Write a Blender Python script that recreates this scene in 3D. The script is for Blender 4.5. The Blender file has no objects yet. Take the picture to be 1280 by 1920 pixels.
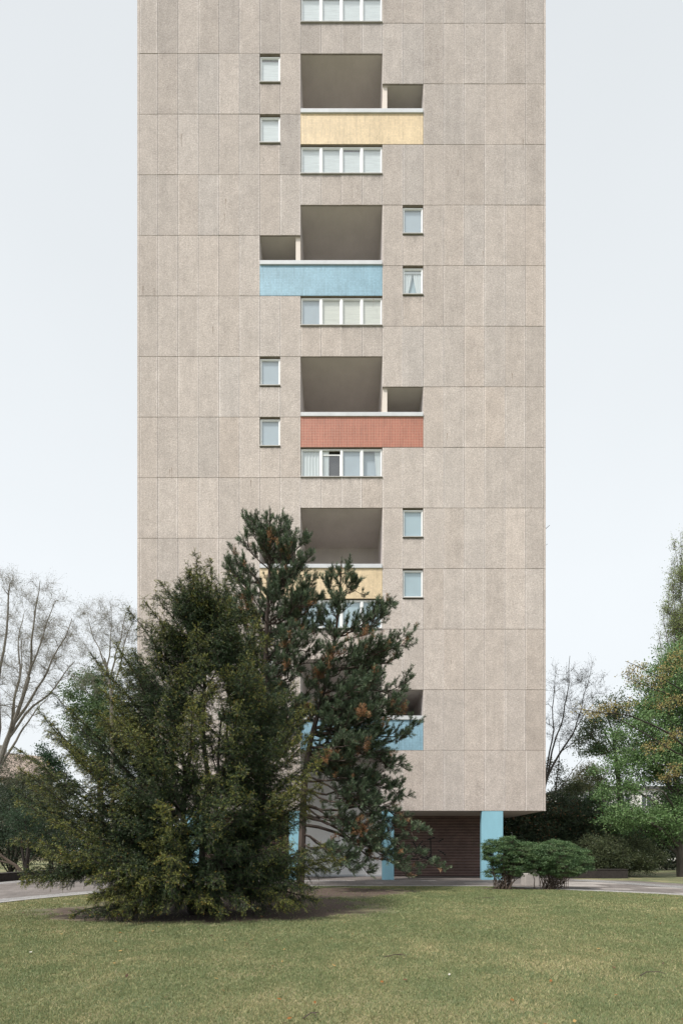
import bpy, bmesh, math, random
import numpy as np
from mathutils import Vector

# ------------------------------------------------------------------ camera, sky, sun, exposure
scene = bpy.context.scene
EYE = 1.39
F = 906.7                       # focal length in pixels of the 1280 px wide photograph
cam_d = bpy.data.cameras.new('camera')
cam = bpy.data.objects.new('camera', cam_d)
scene.collection.objects.link(cam)
cam.location = (0, 0, EYE)
cam.rotation_euler = (math.radians(90), 0, 0)
cam_d.sensor_fit = 'HORIZONTAL'
cam_d.sensor_width = 24.0
cam_d.lens = 17.0
cam_d.shift_y = 635.0 / 1280.0
cam_d.clip_start = 0.05
cam_d.clip_end = 3000
scene.camera = cam

SUN_DIR = Vector((-0.55, -0.50, 1.05)).normalized()      # towards the sun
SUN_EL = math.asin(SUN_DIR.z)
SUN_ROT = math.atan2(SUN_DIR.x, SUN_DIR.y)
world = bpy.data.worlds.new('World')
scene.world = world
world.use_nodes = True
wn = world.node_tree.nodes
wl = world.node_tree.links
bg = wn['Background']
sky = wn.new('ShaderNodeTexSky')
sky.sky_type = 'NISHITA'
sky.sun_disc = False
sky.sun_elevation = SUN_EL
sky.sun_rotation = SUN_ROT
sky.air_density = 1.0
sky.dust_density = 6.0
hz = wn.new('ShaderNodeMix')
hz.data_type = 'RGBA'
hz.inputs['Factor'].default_value = 0.86               # thin white overcast over the blue
hz.inputs['B'].default_value = (8.35, 8.72, 8.92, 1)
wl.new(sky.outputs['Color'], hz.inputs['A'])
tc = wn.new('ShaderNodeTexCoord')
cl = wn.new('ShaderNodeTexNoise')
cl.inputs['Scale'].default_value = 1.6
cl.inputs['Detail'].default_value = 4
wl.new(tc.outputs['Generated'], cl.inputs['Vector'])
clr = wn.new('ShaderNodeMapRange')
clr.inputs['From Min'].default_value = 0.3
clr.inputs['From Max'].default_value = 0.7
clr.inputs['To Min'].default_value = 0.965
clr.inputs['To Max'].default_value = 1.035
wl.new(cl.outputs['Fac'], clr.inputs['Value'])
sz = wn.new('ShaderNodeSeparateXYZ')
wl.new(tc.outputs['Generated'], sz.inputs[0])
zr = wn.new('ShaderNodeMapRange')
zr.inputs['From Min'].default_value = 0.45
zr.inputs['From Max'].default_value = 0.95
zr.inputs['To Min'].default_value = 1.02
zr.inputs['To Max'].default_value = 0.87
wl.new(sz.outputs['Z'], zr.inputs['Value'])
mm = wn.new('ShaderNodeMath')
mm.operation = 'MULTIPLY'
wl.new(clr.outputs['Result'], mm.inputs[0])
wl.new(zr.outputs['Result'], mm.inputs[1])
sc_ = wn.new('ShaderNodeVectorMath')
sc_.operation = 'SCALE'
wl.new(hz.outputs['Result'], sc_.inputs[0])
wl.new(mm.outputs[0], sc_.inputs['Scale'])
wl.new(sc_.outputs['Vector'], bg.inputs['Color'])
bg.inputs['Strength'].default_value = 0.091

sun_d = bpy.data.lights.new('sun', 'SUN')
sun_d.energy = 3.5
sun_d.angle = math.radians(7)
sun_d.color = (1.0, 0.95, 0.88)
sun = bpy.data.objects.new('sun', sun_d)
scene.collection.objects.link(sun)
sun.rotation_euler = (-SUN_DIR).to_track_quat('-Z', 'Y').to_euler()

scene.view_settings.view_transform = 'Standard'
scene.view_settings.look = 'None'
scene.view_settings.exposure = 0.38
scene.view_settings.gamma = 1.0
scene.view_settings.use_curve_mapping = False
scene.cycles.max_bounces = 8
scene.cycles.diffuse_bounces = 4
scene.cycles.transparent_max_bounces = 8
scene.cycles.caustics_reflective = False
scene.cycles.caustics_refractive = False

rng = np.random.default_rng(7)
random.seed(7)
COL = scene.collection


def at(px, py, d):
    """world point seen at photograph pixel (px, py) at distance d in front of the camera"""
    return np.array([(px - 640.0) / F * d, d, EYE + (1595.0 - py) / F * d])


# ------------------------------------------------------------------ materials
def new_mat(name):
    m = bpy.data.materials.new(name)
    m.use_nodes = True
    nt = m.node_tree
    return m, nt.nodes, nt.links, nt.nodes['Principled BSDF']


def ramp(n, stops):
    r = n.new('ShaderNodeValToRGB')
    els = r.color_ramp.elements
    while len(els) < len(stops):
        els.new(0.5)
    for e, (p, c) in zip(els, stops):
        e.position = p
        e.color = (c[0], c[1], c[2], 1)
    return r


def noise(n, l, scale, detail=4, rough=0.6, vec=None, src=None, dist=0.0):
    t = n.new('ShaderNodeTexNoise')
    t.inputs['Scale'].default_value = scale
    t.inputs['Detail'].default_value = detail
    t.inputs['Roughness'].default_value = rough
    t.inputs['Distortion'].default_value = dist
    if src is not None:
        if vec is not None:
            mp = n.new('ShaderNodeMapping')
            mp.inputs['Scale'].default_value = vec
            l.new(src, mp.inputs['Vector'])
            src = mp.outputs['Vector']
        l.new(src, t.inputs['Vector'])
    return t


def mixc(n, l, a, b, fac, mode='MIX'):
    m = n.new('ShaderNodeMix')
    m.data_type = 'RGBA'
    m.blend_type = mode
    for key, v in (('A', a), ('B', b)):
        if isinstance(v, tuple):
            m.inputs[key].default_value = (v[0], v[1], v[2], 1)
        else:
            l.new(v, m.inputs[key])
    if isinstance(fac, (int, float)):
        m.inputs['Factor'].default_value = fac
    else:
        l.new(fac, m.inputs['Factor'])
    return m.outputs['Result']


def geo_pos(n):
    g = n.new('ShaderNodeNewGeometry')
    return g.outputs['Position']


def maprange(n, l, src, a, b, c=0.0, d=1.0):
    m = n.new('ShaderNodeMapRange')
    m.inputs['From Min'].default_value = a
    m.inputs['From Max'].default_value = b
    m.inputs['To Min'].default_value = c
    m.inputs['To Max'].default_value = d
    l.new(src, m.inputs['Value'])
    return m.outputs['Result']


def plain(name, col, rough=0.6, var=0.12, scale=3.0, fine=40.0, bump=0.0, metal=0.0, streak=False):
    m, n, l, b = new_mat(name)
    p = geo_pos(n)
    t = noise(n, l, scale, 5, 0.6, (1, 1, 0.25) if streak else None, p)
    t2 = noise(n, l, fine, 3, 0.6, None, p)
    lo = tuple(c * (1 - var) for c in col)
    hi = tuple(min(1, c * (1 + var)) for c in col)
    r = ramp(n, [(0.3, lo), (0.7, hi)])
    l.new(t.outputs['Fac'], r.inputs['Fac'])
    f2 = maprange(n, l, t2.outputs['Fac'], 0.3, 0.7, 1 - var * 0.5, 1 + var * 0.5)
    vm = n.new('ShaderNodeVectorMath')
    vm.operation = 'SCALE'
    l.new(r.outputs['Color'], vm.inputs[0])
    l.new(f2, vm.inputs['Scale'])
    l.new(vm.outputs['Vector'], b.inputs['Base Color'])
    b.inputs['Roughness'].default_value = rough
    b.inputs['Metallic'].default_value = metal
    if bump:
        bp = n.new('ShaderNodeBump')
        bp.inputs['Strength'].default_value = bump
        bp.inputs['Distance'].default_value = 0.01
        l.new(t2.outputs['Fac'], bp.inputs['Height'])
        l.new(bp.outputs['Normal'], b.inputs['Normal'])
    return m


def concrete_mat():
    """washed-out exposed-aggregate panel; per-panel tone comes from the 'tone' attribute"""
    m, n, l, b = new_mat('aggregate_concrete')
    p = geo_pos(n)
    at_ = n.new('ShaderNodeAttribute')
    at_.attribute_name = 'tone'
    grit = noise(n, l, 34, 2, 0.75, None, p)
    grit2 = noise(n, l, 15, 3, 0.7, None, p)
    blot = noise(n, l, 1.7, 6, 0.65, None, p, 0.6)
    strk = noise(n, l, 2.6, 5, 0.6, (1.6, 1, 0.16), p, 0.3)
    spots = noise(n, l, 9, 4, 0.7, None, p)
    base = ramp(n, [(0.30, (0.340, 0.296, 0.273)), (0.48, (0.475, 0.427, 0.404)), (0.66, (0.608, 0.560, 0.537))])
    l.new(grit.outputs['Fac'], base.inputs['Fac'])
    g2 = maprange(n, l, grit2.outputs['Fac'], 0.3, 0.7, 0.80, 1.20)
    bl = maprange(n, l, blot.outputs['Fac'], 0.32, 0.68, 0.89, 1.08)
    st = maprange(n, l, strk.outputs['Fac'], 0.35, 0.7, 1.03, 0.92)
    sp = maprange(n, l, spots.outputs['Fac'], 0.66, 0.76, 1.0, 0.78)
    cur = base.outputs['Color']
    for f in (g2, bl, st, sp):
        vm = n.new('ShaderNodeVectorMath')
        vm.operation = 'SCALE'
        l.new(cur, vm.inputs[0])
        l.new(f, vm.inputs['Scale'])
        cur = vm.outputs['Vector']
    cur = mixc(n, l, cur, at_.outputs['Color'], 1.0, 'MULTIPLY')
    l.new(cur, b.inputs['Base Color'])
    b.inputs['Roughness'].default_value = 0.95
    bp = n.new('ShaderNodeBump')
    bp.inputs['Strength'].default_value = 0.5
    bp.inputs['Distance'].default_value = 0.012
    l.new(grit.outputs['Fac'], bp.inputs['Height'])
    l.new(bp.outputs['Normal'], b.inputs['Normal'])
    return m


def mosaic_mat(name, col, grout, size=0.075):
    m, n, l, b = new_mat(name)
    p = geo_pos(n)
    mp = n.new('ShaderNodeMapping')
    mp.inputs['Rotation'].default_value = (math.radians(90), 0, 0)
    l.new(p, mp.inputs['Vector'])
    br = n.new('ShaderNodeTexBrick')
    br.offset = 0.0
    br.inputs['Scale'].default_value = 1.0
    br.inputs['Brick Width'].default_value = size
    br.inputs['Row Height'].default_value = size
    br.inputs['Mortar Size'].default_value = size * 0.10
    br.inputs['Mortar Smooth'].default_value = 0.3
    br.inputs['Color1'].default_value = (col[0] * 0.90, col[1] * 0.90, col[2] * 0.90, 1)
    br.inputs['Color2'].default_value = (min(1, col[0] * 1.08), min(1, col[1] * 1.08), min(1, col[2] * 1.08), 1)
    br.inputs['Mortar'].default_value = (grout[0], grout[1], grout[2], 1)
    l.new(mp.outputs['Vector'], br.inputs['Vector'])
    t = noise(n, l, 1.3, 5, 0.6, None, p)
    t2 = noise(n, l, 5, 4, 0.65, (2.2, 1, 0.16), p)
    f = maprange(n, l, t.outputs['Fac'], 0.3, 0.7, 0.88, 1.07)
    f2 = maprange(n, l, t2.outputs['Fac'], 0.45, 0.75, 1.0, 0.80)
    cur = br.outputs['Color']
    for q in (f, f2):
        vm = n.new('ShaderNodeVectorMath')
        vm.operation = 'SCALE'
        l.new(cur, vm.inputs[0])
        l.new(q, vm.inputs['Scale'])
        cur = vm.outputs['Vector']
    l.new(cur, b.inputs['Base Color'])
    b.inputs['Roughness'].default_value = 0.35
    bp = n.new('ShaderNodeBump')
    bp.invert = True
    bp.inputs['Strength'].default_value = 0.4
    bp.inputs['Distance'].default_value = 0.004
    l.new(br.outputs['Fac'], bp.inputs['Height'])
    l.new(bp.outputs['Normal'], b.inputs['Normal'])
    return m


def brick_mat():
    m, n, l, b = new_mat('dark_clinker_brick')
    p = geo_pos(n)
    sx = n.new('ShaderNodeSeparateXYZ')
    l.new(p, sx.inputs[0])
    ad = n.new('ShaderNodeMath')
    ad.operation = 'ADD'
    l.new(sx.outputs['X'], ad.inputs[0])
    l.new(sx.outputs['Y'], ad.inputs[1])
    cb = n.new('ShaderNodeCombineXYZ')
    l.new(ad.outputs[0], cb.inputs['X'])
    l.new(sx.outputs['Z'], cb.inputs['Y'])
    br = n.new('ShaderNodeTexBrick')
    br.inputs['Scale'].default_value = 1.0
    br.inputs['Brick Width'].default_value = 90.0
    br.inputs['Row Height'].default_value = 0.083
    br.inputs['Mortar Size'].default_value = 0.010
    br.inputs['Mortar Smooth'].default_value = 0.2
    br.inputs['Color1'].default_value = (0.066, 0.034, 0.028, 1)
    br.inputs['Color2'].default_value = (0.080, 0.040, 0.032, 1)
    br.inputs['Mortar'].default_value = (0.27, 0.205, 0.18, 1)
    l.new(cb.outputs[0], br.inputs['Vector'])
    b2 = n.new('ShaderNodeTexBrick')
    b2.inputs['Scale'].default_value = 1.0
    b2.inputs['Brick Width'].default_value = 0.25
    b2.inputs['Row Height'].default_value = 0.083
    b2.inputs['Mortar Size'].default_value = 0.009
    b2.inputs['Color1'].default_value = (0.72, 0.72, 0.72, 1)
    b2.inputs['Color2'].default_value = (1.3, 1.3, 1.3, 1)
    b2.inputs['Mortar'].default_value = (1.7, 1.7, 1.7, 1)
    l.new(cb.outputs[0], b2.inputs['Vector'])
    t = noise(n, l, 2.0, 5, 0.6, None, p)
    f0 = maprange(n, l, t.outputs['Fac'], 0.3, 0.7, 0.75, 1.2)
    fm = n.new('ShaderNodeMath')
    fm.operation = 'MULTIPLY'
    l.new(f0, fm.inputs[0])
    l.new(b2.outputs['Color'], fm.inputs[1])
    f = fm.outputs[0]
    vm = n.new('ShaderNodeVectorMath')
    vm.operation = 'SCALE'
    l.new(br.outputs['Color'], vm.inputs[0])
    l.new(f, vm.inputs['Scale'])
    l.new(vm.outputs['Vector'], b.inputs['Base Color'])
    b.inputs['Roughness'].default_value = 0.75
    bp = n.new('ShaderNodeBump')
    bp.invert = True
    bp.inputs['Strength'].default_value = 0.6
    bp.inputs['Distance'].default_value = 0.01
    l.new(br.outputs['Fac'], bp.inputs['Height'])
    l.new(bp.outputs['Normal'], b.inputs['Normal'])
    return m


def glass_mat():
    m, n, l, b = new_mat('window_glass')
    n.remove(b)
    out = n['Material Output']
    tr = n.new('ShaderNodeBsdfTransparent')
    tr.inputs['Color'].default_value = (0.93, 0.96, 0.97, 1)
    gl = n.new('ShaderNodeBsdfGlossy')
    gl.inputs['Roughness'].default_value = 0.02
    lw = n.new('ShaderNodeLayerWeight')
    lw.inputs['Blend'].default_value = 0.35
    p = geo_pos(n)
    t = noise(n, l, 1.4, 2, 0.5, None, p)
    bp = n.new('ShaderNodeBump')
    bp.inputs['Strength'].default_value = 0.05
    bp.inputs['Distance'].default_value = 0.05
    l.new(t.outputs['Fac'], bp.inputs['Height'])
    l.new(bp.outputs['Normal'], gl.inputs['Normal'])
    mx = n.new('ShaderNodeMixShader')
    l.new(maprange(n, l, lw.outputs['Facing'], 0.0, 1.0, 0.13, 0.60), mx.inputs[0])
    l.new(tr.outputs[0], mx.inputs[1])
    l.new(gl.outputs[0], mx.inputs[2])
    l.new(mx.outputs[0], out.inputs['Surface'])
    return m


def blind_mat(name, col, slats=False, folds=False):
    m, n, l, b = new_mat(name)
    p = geo_pos(n)
    cur = None
    if slats:
        t = noise(n, l, 1.0, 2, 0.5, (1.5, 1, 26), p)
    elif folds:
        t = noise(n, l, 1.0, 3, 0.6, (14, 1, 0.6), p)
    else:
        t = noise(n, l, 1.2, 3, 0.5, (1, 1, 0.7), p)
    k = 0.10 if (slats or folds) else 0.06
    r = ramp(n, [(0.3, tuple(c * (1 - k) for c in col)), (0.7, tuple(min(1, c * (1 + k)) for c in col))])
    l.new(t.outputs['Fac'], r.inputs['Fac'])
    l.new(r.outputs['Color'], b.inputs['Base Color'])
    b.inputs['Roughness'].default_value = 0.8
    return m


def leaf_mat(name, trans=0.25, rough=0.55, spec=0.3):
    m, n, l, b = new_mat(name)
    out = n['Material Output']
    a = n.new('ShaderNodeAttribute')
    a.attribute_name = 'col'
    l.new(a.outputs['Color'], b.inputs['Base Color'])
    b.inputs['Roughness'].default_value = rough
    b.inputs['Specular IOR Level'].default_value = spec
    if trans > 0:
        t = n.new('ShaderNodeBsdfTranslucent')
        l.new(a.outputs['Color'], t.inputs['Color'])
        mx = n.new('ShaderNodeMixShader')
        mx.inputs[0].default_value = trans
        l.new(b.outputs[0], mx.inputs[1])
        l.new(t.outputs[0], mx.inputs[2])
        l.new(mx.outputs[0], out.inputs['Surface'])
    return m


def bark_mat(name, col, var=0.35):
    m, n, l, b = new_mat(name)
    p = geo_pos(n)
    t = noise(n, l, 9, 6, 0.7, (1, 1, 0.25), p)
    r = ramp(n, [(0.3, tuple(c * (1 - var) for c in col)), (0.7, tuple(c * (1 + var) for c in col))])
    l.new(t.outputs['Fac'], r.inputs['Fac'])
    l.new(r.outputs['Color'], b.inputs['Base Color'])
    b.inputs['Roughness'].default_value = 0.9
    bp = n.new('ShaderNodeBump')
    bp.inputs['Strength'].default_value = 0.6
    bp.inputs['Distance'].default_value = 0.02
    l.new(t.outputs['Fac'], bp.inputs['Height'])
    l.new(bp.outputs['Normal'], b.inputs['Normal'])
    return m


def lawn_mat():
    m, n, l, b = new_mat('mown_lawn')
    p = geo_pos(n)
    big = noise(n, l, 0.33, 5, 0.6, None, p, 0.4)
    mid = noise(n, l, 2.1, 5, 0.65, None, p, 0.5)
    fine = noise(n, l, 55, 3, 0.7, None, p)
    r = ramp(n, [(0.30, (0.120, 0.150, 0.070)), (0.5, (0.195, 0.195, 0.098)), (0.68, (0.27, 0.235, 0.135))])
    mx = n.new('ShaderNodeMath')
    mx.operation = 'ADD'
    h1 = maprange(n, l, big.outputs['Fac'], 0.25, 0.75, -0.10, 0.45)
    h2 = maprange(n, l, mid.outputs['Fac'], 0.25, 0.75, -0.02, 0.62)
    l.new(h1, mx.inputs[0])
    l.new(h2, mx.inputs[1])
    l.new(mx.outputs[0], r.inputs['Fac'])
    ff = maprange(n, l, fine.outputs['Fac'], 0.3, 0.7, 0.6, 1.35)
    vm = n.new('ShaderNodeVectorMath')
    vm.operation = 'SCALE'
    l.new(r.outputs['Color'], vm.inputs[0])
    l.new(ff, vm.inputs['Scale'])
    cur = vm.outputs['Vector']
    # bare soil darkened by painted tree shade under the conifers, mulch under the clipped shrubs
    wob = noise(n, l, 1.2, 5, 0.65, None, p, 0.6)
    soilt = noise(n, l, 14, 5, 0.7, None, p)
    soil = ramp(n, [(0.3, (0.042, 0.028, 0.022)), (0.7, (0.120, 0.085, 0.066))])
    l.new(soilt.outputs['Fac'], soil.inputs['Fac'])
    for (cx, cy, rx, ry) in SOIL_SHADE:
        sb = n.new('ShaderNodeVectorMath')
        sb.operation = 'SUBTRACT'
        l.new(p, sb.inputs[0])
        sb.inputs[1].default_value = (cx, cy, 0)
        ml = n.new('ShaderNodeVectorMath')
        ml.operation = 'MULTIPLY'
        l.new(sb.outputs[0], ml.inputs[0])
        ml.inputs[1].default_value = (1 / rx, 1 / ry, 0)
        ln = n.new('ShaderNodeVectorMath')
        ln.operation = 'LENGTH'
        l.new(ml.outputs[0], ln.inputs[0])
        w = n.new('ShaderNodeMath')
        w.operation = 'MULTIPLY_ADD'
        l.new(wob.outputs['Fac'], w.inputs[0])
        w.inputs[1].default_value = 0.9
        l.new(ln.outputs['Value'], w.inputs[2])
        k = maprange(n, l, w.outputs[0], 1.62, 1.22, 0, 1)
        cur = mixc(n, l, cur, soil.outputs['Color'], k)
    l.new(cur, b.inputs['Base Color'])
    b.inputs['Roughness'].default_value = 0.95
    bp = n.new('ShaderNodeBump')
    bp.inputs['Strength'].default_value = 0.7
    bp.inputs['Distance'].default_value = 0.02
    l.new(fine.outputs['Fac'], bp.inputs['Height'])
    l.new(bp.outputs['Normal'], b.inputs['Normal'])
    return m


def paving_mat(name, c1, c2, mortar, w, h, msize, rough=0.85, rot=0.0, off=0.5):
    m, n, l, b = new_mat(name)
    p = geo_pos(n)
    mp = n.new('ShaderNodeMapping')
    mp.inputs['Rotation'].default_value = (0, 0, rot)
    l.new(p, mp.inputs['Vector'])
    br = n.new('ShaderNodeTexBrick')
    br.offset = off
    br.inputs['Scale'].default_value = 1.0
    br.inputs['Brick Width'].default_value = w
    br.inputs['Row Height'].default_value = h
    br.inputs['Mortar Size'].default_value = msize
    br.inputs['Mortar Smooth'].default_value = 0.4
    br.inputs['Color1'].default_value = (*c1, 1)
    br.inputs['Color2'].default_value = (*c2, 1)
    br.inputs['Mortar'].default_value = (*mortar, 1)
    l.new(mp.outputs['Vector'], br.inputs['Vector'])
    t = noise(n, l, 0.55, 6, 0.65, None, p, 0.4)
    t2 = noise(n, l, 30, 4, 0.7, None, p)
    f = maprange(n, l, t.outputs['Fac'], 0.3, 0.7, 0.75, 1.2)
    f2 = maprange(n, l, t2.outputs['Fac'], 0.3, 0.7, 0.8, 1.2)
    cur = br.outputs['Color']
    for q in (f, f2):
        vm = n.new('ShaderNodeVectorMath')
        vm.operation = 'SCALE'
        l.new(cur, vm.inputs[0])
        l.new(q, vm.inputs['Scale'])
        cur = vm.outputs['Vector']
    l.new(cur, b.inputs['Base Color'])
    b.inputs['Roughness'].default_value = rough
    bp = n.new('ShaderNodeBump')
    bp.invert = True
    bp.inputs['Strength'].default_value = 0.7
    bp.inputs['Distance'].default_value = 0.015
    l.new(br.outputs['Fac'], bp.inputs['Height'])
    l.new(bp.outputs['Normal'], b.inputs['Normal'])
    return m


SOIL_SHADE = [(-3.3, 10.9, 3.9, 1.75), (-0.6, 16.3, 3.0, 1.9), (6.7, 17.55, 2.0, 0.42), (-2.6, 12.8, 3.6, 3.0)]

M = {}
M['concrete'] = concrete_mat()
M['joint'] = plain('joint_mortar', (0.27, 0.23, 0.20), 0.95, 0.2)
M['plaster'] = plain('balcony_plaster', (0.59, 0.55, 0.545), 0.9, 0.07, 1.2, 30, 0.15)
M['plaster_warm'] = plain('fin_plaster', (0.70, 0.63, 0.58), 0.9, 0.06, 1.5, 30, 0.1)
M['white_wall'] = plain('white_painted_wall', (0.86, 0.86, 0.87), 0.85, 0.05, 0.8, 20, 0.1, streak=True)
M['soffit'] = plain('soffit_plaster', (0.55, 0.49, 0.44), 0.9, 0.08, 1.5, 30)
M['pillar'] = plain('light_blue_paint', (0.245, 0.475, 0.58), 0.5, 0.10, 1.4, 25, streak=True)
M['cap'] = plain('parapet_coping', (0.56, 0.58, 0.61), 0.6, 0.08, 2, 20)
M['blue'] = mosaic_mat('blue_mosaic', (0.27, 0.445, 0.56), (0.21, 0.36, 0.46))
M['yellow'] = mosaic_mat('yellow_mosaic', (0.715, 0.565, 0.365), (0.65, 0.515, 0.34))
M['red'] = mosaic_mat('red_mosaic', (0.40, 0.125, 0.078), (0.52, 0.31, 0.235))
M['frame'] = plain('window_frame_paint', (0.82, 0.83, 0.84), 0.45, 0.03)
M['sill'] = plain('window_sill_metal', (0.42, 0.41, 0.40), 0.5, 0.1)
M['glass'] = glass_mat()
M['dark_room'] = plain('dark_room', (0.05, 0.05, 0.052), 0.9, 0.1)
M['blind_white'] = blind_mat('white_blind', (0.86, 0.90, 0.91), slats=True)
M['blind_blue'] = blind_mat('bluish_blind', (0.50, 0.64, 0.71))
M['blind_grey'] = blind_mat('grey_net', (0.52, 0.60, 0.67))
M['blind_cream'] = blind_mat('cream_slat_blind', (0.88, 0.86, 0.77), slats=True)
M['curtain'] = blind_mat('white_curtain', (0.80, 0.84, 0.85), folds=True)
M['brick'] = brick_mat()
M['graffiti'] = plain('black_spray_paint', (0.012, 0.012, 0.012), 0.6, 0.2)
M['roof_felt'] = plain('roof_felt', (0.08, 0.08, 0.08), 0.9)
M['lawn'] = lawn_mat()
M['path'] = paving_mat('slab_paving', (0.140, 0.123, 0.115), (0.185, 0.165, 0.156), (0.09, 0.08, 0.075), 0.32, 0.32, 0.008)
M['cobble'] = paving_mat('pale_cobbles', (0.27, 0.265, 0.265), (0.37, 0.365, 0.365), (0.11, 0.105, 0.10), 0.11, 0.11, 0.014, rot=0.4)
M['pale_grid'] = paving_mat('pale_joint_grid', (0.31, 0.285, 0.27), (0.36, 0.335, 0.315), (0.19, 0.17, 0.16), 0.6, 0.4, 0.008)
M['kerb'] = plain('kerb_stone', (0.36, 0.35, 0.345), 0.85, 0.15, 4, 30)
M['wall_brick'] = plain('dark_planter_brick', (0.026, 0.021, 0.019), 0.9, 0.4, 8, 50, 0.4)
M['block'] = plain('pale_concrete', (0.42, 0.39, 0.37), 0.9, 0.12, 4, 40, 0.3)
M['grass'] = leaf_mat('grass_blades', 0.30, 0.7, 0.2)
M['leaf'] = leaf_mat('broad_leaf', 0.32, 0.5, 0.35)
M['needle'] = leaf_mat('conifer_needle', 0.12, 0.5, 0.35)
M['bark'] = bark_mat('brown_bark', (0.075, 0.055, 0.043))
M['bark_grey'] = bark_mat('grey_bark', (0.085, 0.075, 0.065))
M['bark_pale'] = bark_mat('pale_grey_bark', (0.21, 0.195, 0.175))
M['bark_pine'] = bark_mat('pine_bark', (0.070, 0.052, 0.044))
M['bark_dark'] = bark_mat('dark_bark', (0.035, 0.028, 0.024))
M['house_white'] = plain('white_render', (0.70, 0.69, 0.67), 0.9, 0.08)
M['house_beige'] = plain('beige_render', (0.42, 0.36, 0.30), 0.9, 0.1)
M['house_grey'] = plain('grey_render', (0.40, 0.40, 0.39), 0.9, 0.1)
M['roof_tile'] = plain('red_roof_tile', (0.30, 0.24, 0.205), 0.85, 0.2, 3, 12)
M['house_glass'] = plain('dark_house_window', (0.08, 0.09, 0.10), 0.2, 0.2)
M['wood'] = plain('weathered_stake', (0.16, 0.12, 0.09), 0.9, 0.2)


# ------------------------------------------------------------------ object helpers
def tag(o, label=None, cat=None, group=None, kind=None):
    if label: o['label'] = label
    if cat: o['category'] = cat
    if group: o['group'] = group
    if kind: o['kind'] = kind
    return o


def empty(name, loc, label=None, cat=None, group=None):
    o = bpy.data.objects.new(name, None)
    COL.objects.link(o)
    o.location = loc
    o.empty_display_size = 0.3
    return tag(o, label, cat, group)


def link(name, me, mat, parent=None):
    o = bpy.data.objects.new(name, me)
    COL.objects.link(o)
    if mat is not None:
        for m in (mat if isinstance(mat, (list, tuple)) else [mat]):
            me.materials.append(m)
    if parent is not None:
        o.parent = parent
        chain = Vector((0, 0, 0))
        q = parent
        while q is not None:
            chain += Vector(q.location)
            q = q.parent
        me.transform(__import__('mathutils').Matrix.Translation(-chain))
    return o


def poly_mesh(name, V, k, mat, parent=None, C=None, attr='col', smooth=False):
    """V: (N,k,3) array of separate k-gons; C: (N,3) or (N,k,3) colours"""
    V = np.asarray(V, dtype=np.float32)
    N = V.shape[0]
    me = bpy.data.meshes.new(name)
    me.vertices.add(N * k)
    me.vertices.foreach_set('co', V.reshape(-1))
    me.loops.add(N * k)
    me.loops.foreach_set('vertex_index', np.arange(N * k, dtype=np.int32))
    me.polygons.add(N)
    me.polygons.foreach_set('loop_start', np.arange(0, N * k, k, dtype=np.int32))
    if C is not None:
        C = np.asarray(C, dtype=np.float32)
        if C.ndim == 2:
            C = np.repeat(C[:, None, :], k, axis=1)
        a = me.attributes.new(attr, 'FLOAT_COLOR', 'POINT')
        rgba = np.ones((N * k, 4), dtype=np.float32)
        rgba[:, :3] = C.reshape(-1, 3)
        a.data.foreach_set('color', rgba.reshape(-1))
    me.update(calc_edges=True)
    if smooth:
        me.polygons.foreach_set('use_smooth', np.ones(N, dtype=bool))
    return link(name, me, mat, parent)


class MB:
    """small mesh builder: boxes, quads, tubes"""
    def __init__(self):
        self.v, self.f, self.mi = [], [], []

    def quad(self, a, b, c, d, mi=0):
        i = len(self.v)
        self.v += [tuple(a), tuple(b), tuple(c), tuple(d)]
        self.f.append((i, i + 1, i + 2, i + 3))
        self.mi.append(mi)

    def box(self, x0, x1, y0, y1, z0, z1, mi=0, skip=''):
        i = len(self.v)
        self.v += [(x0, y0, z0), (x1, y0, z0), (x1, y1, z0), (x0, y1, z0),
                   (x0, y0, z1), (x1, y0, z1), (x1, y1, z1), (x0, y1, z1)]
        fs = {'b': (0, 3, 2, 1), 't': (4, 5, 6, 7), 'f': (0, 1, 5, 4), 'r': (1, 2, 6, 5),
              'k': (2, 3, 7, 6), 'l': (3, 0, 4, 7)}
        for k, q in fs.items():
            if k not in skip:
                self.f.append(tuple(i + j for j in q))
                self.mi.append(mi)

    def tube(self, pts, radii, n=6, mi=0):
        pts = [np.asarray(p, float) for p in pts]
        i0 = len(self.v)
        for j, p in enumerate(pts):
            d = pts[min(j + 1, len(pts) - 1)] - pts[max(j - 1, 0)]
            d = d / (np.linalg.norm(d) + 1e-9)
            u = np.cross(d, (0.13, 0.31, 0.94) if abs(d[2]) < 0.9 else (1, 0, 0))
            u /= np.linalg.norm(u) + 1e-9
            w = np.cross(d, u)
            for a in range(n):
                t = 2 * math.pi * a / n
                self.v.append(tuple(p + radii[j] * (math.cos(t) * u + math.sin(t) * w)))
        for j in range(len(pts) - 1):
            for a in range(n):
                b = (a + 1) % n
                self.f.append((i0 + j * n + a, i0 + j * n + b, i0 + (j + 1) * n + b, i0 + (j + 1) * n + a))
                self.mi.append(mi)
        self.f.append(tuple(i0 + a for a in range(n))[::-1]); self.mi.append(mi)
        self.f.append(tuple(i0 + (len(pts) - 1) * n + a for a in range(n))); self.mi.append(mi)

    def build(self, name, mat, parent=None, bevel=0.0, smooth=False):
        me = bpy.data.meshes.new(name)
        me.from_pydata(self.v, [], self.f)
        if isinstance(mat, (list, tuple)):
            me.polygons.foreach_set('material_index', self.mi)
        if smooth:
            me.polygons.foreach_set('use_smooth', [True] * len(me.polygons))
        me.update()
        o = link(name, me, mat, parent)
        if bevel:
            b = o.modifiers.new('bevel', 'BEVEL')
            b.width = bevel
            b.segments = 2
            b.limit_method = 'ANGLE'
        return o


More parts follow.
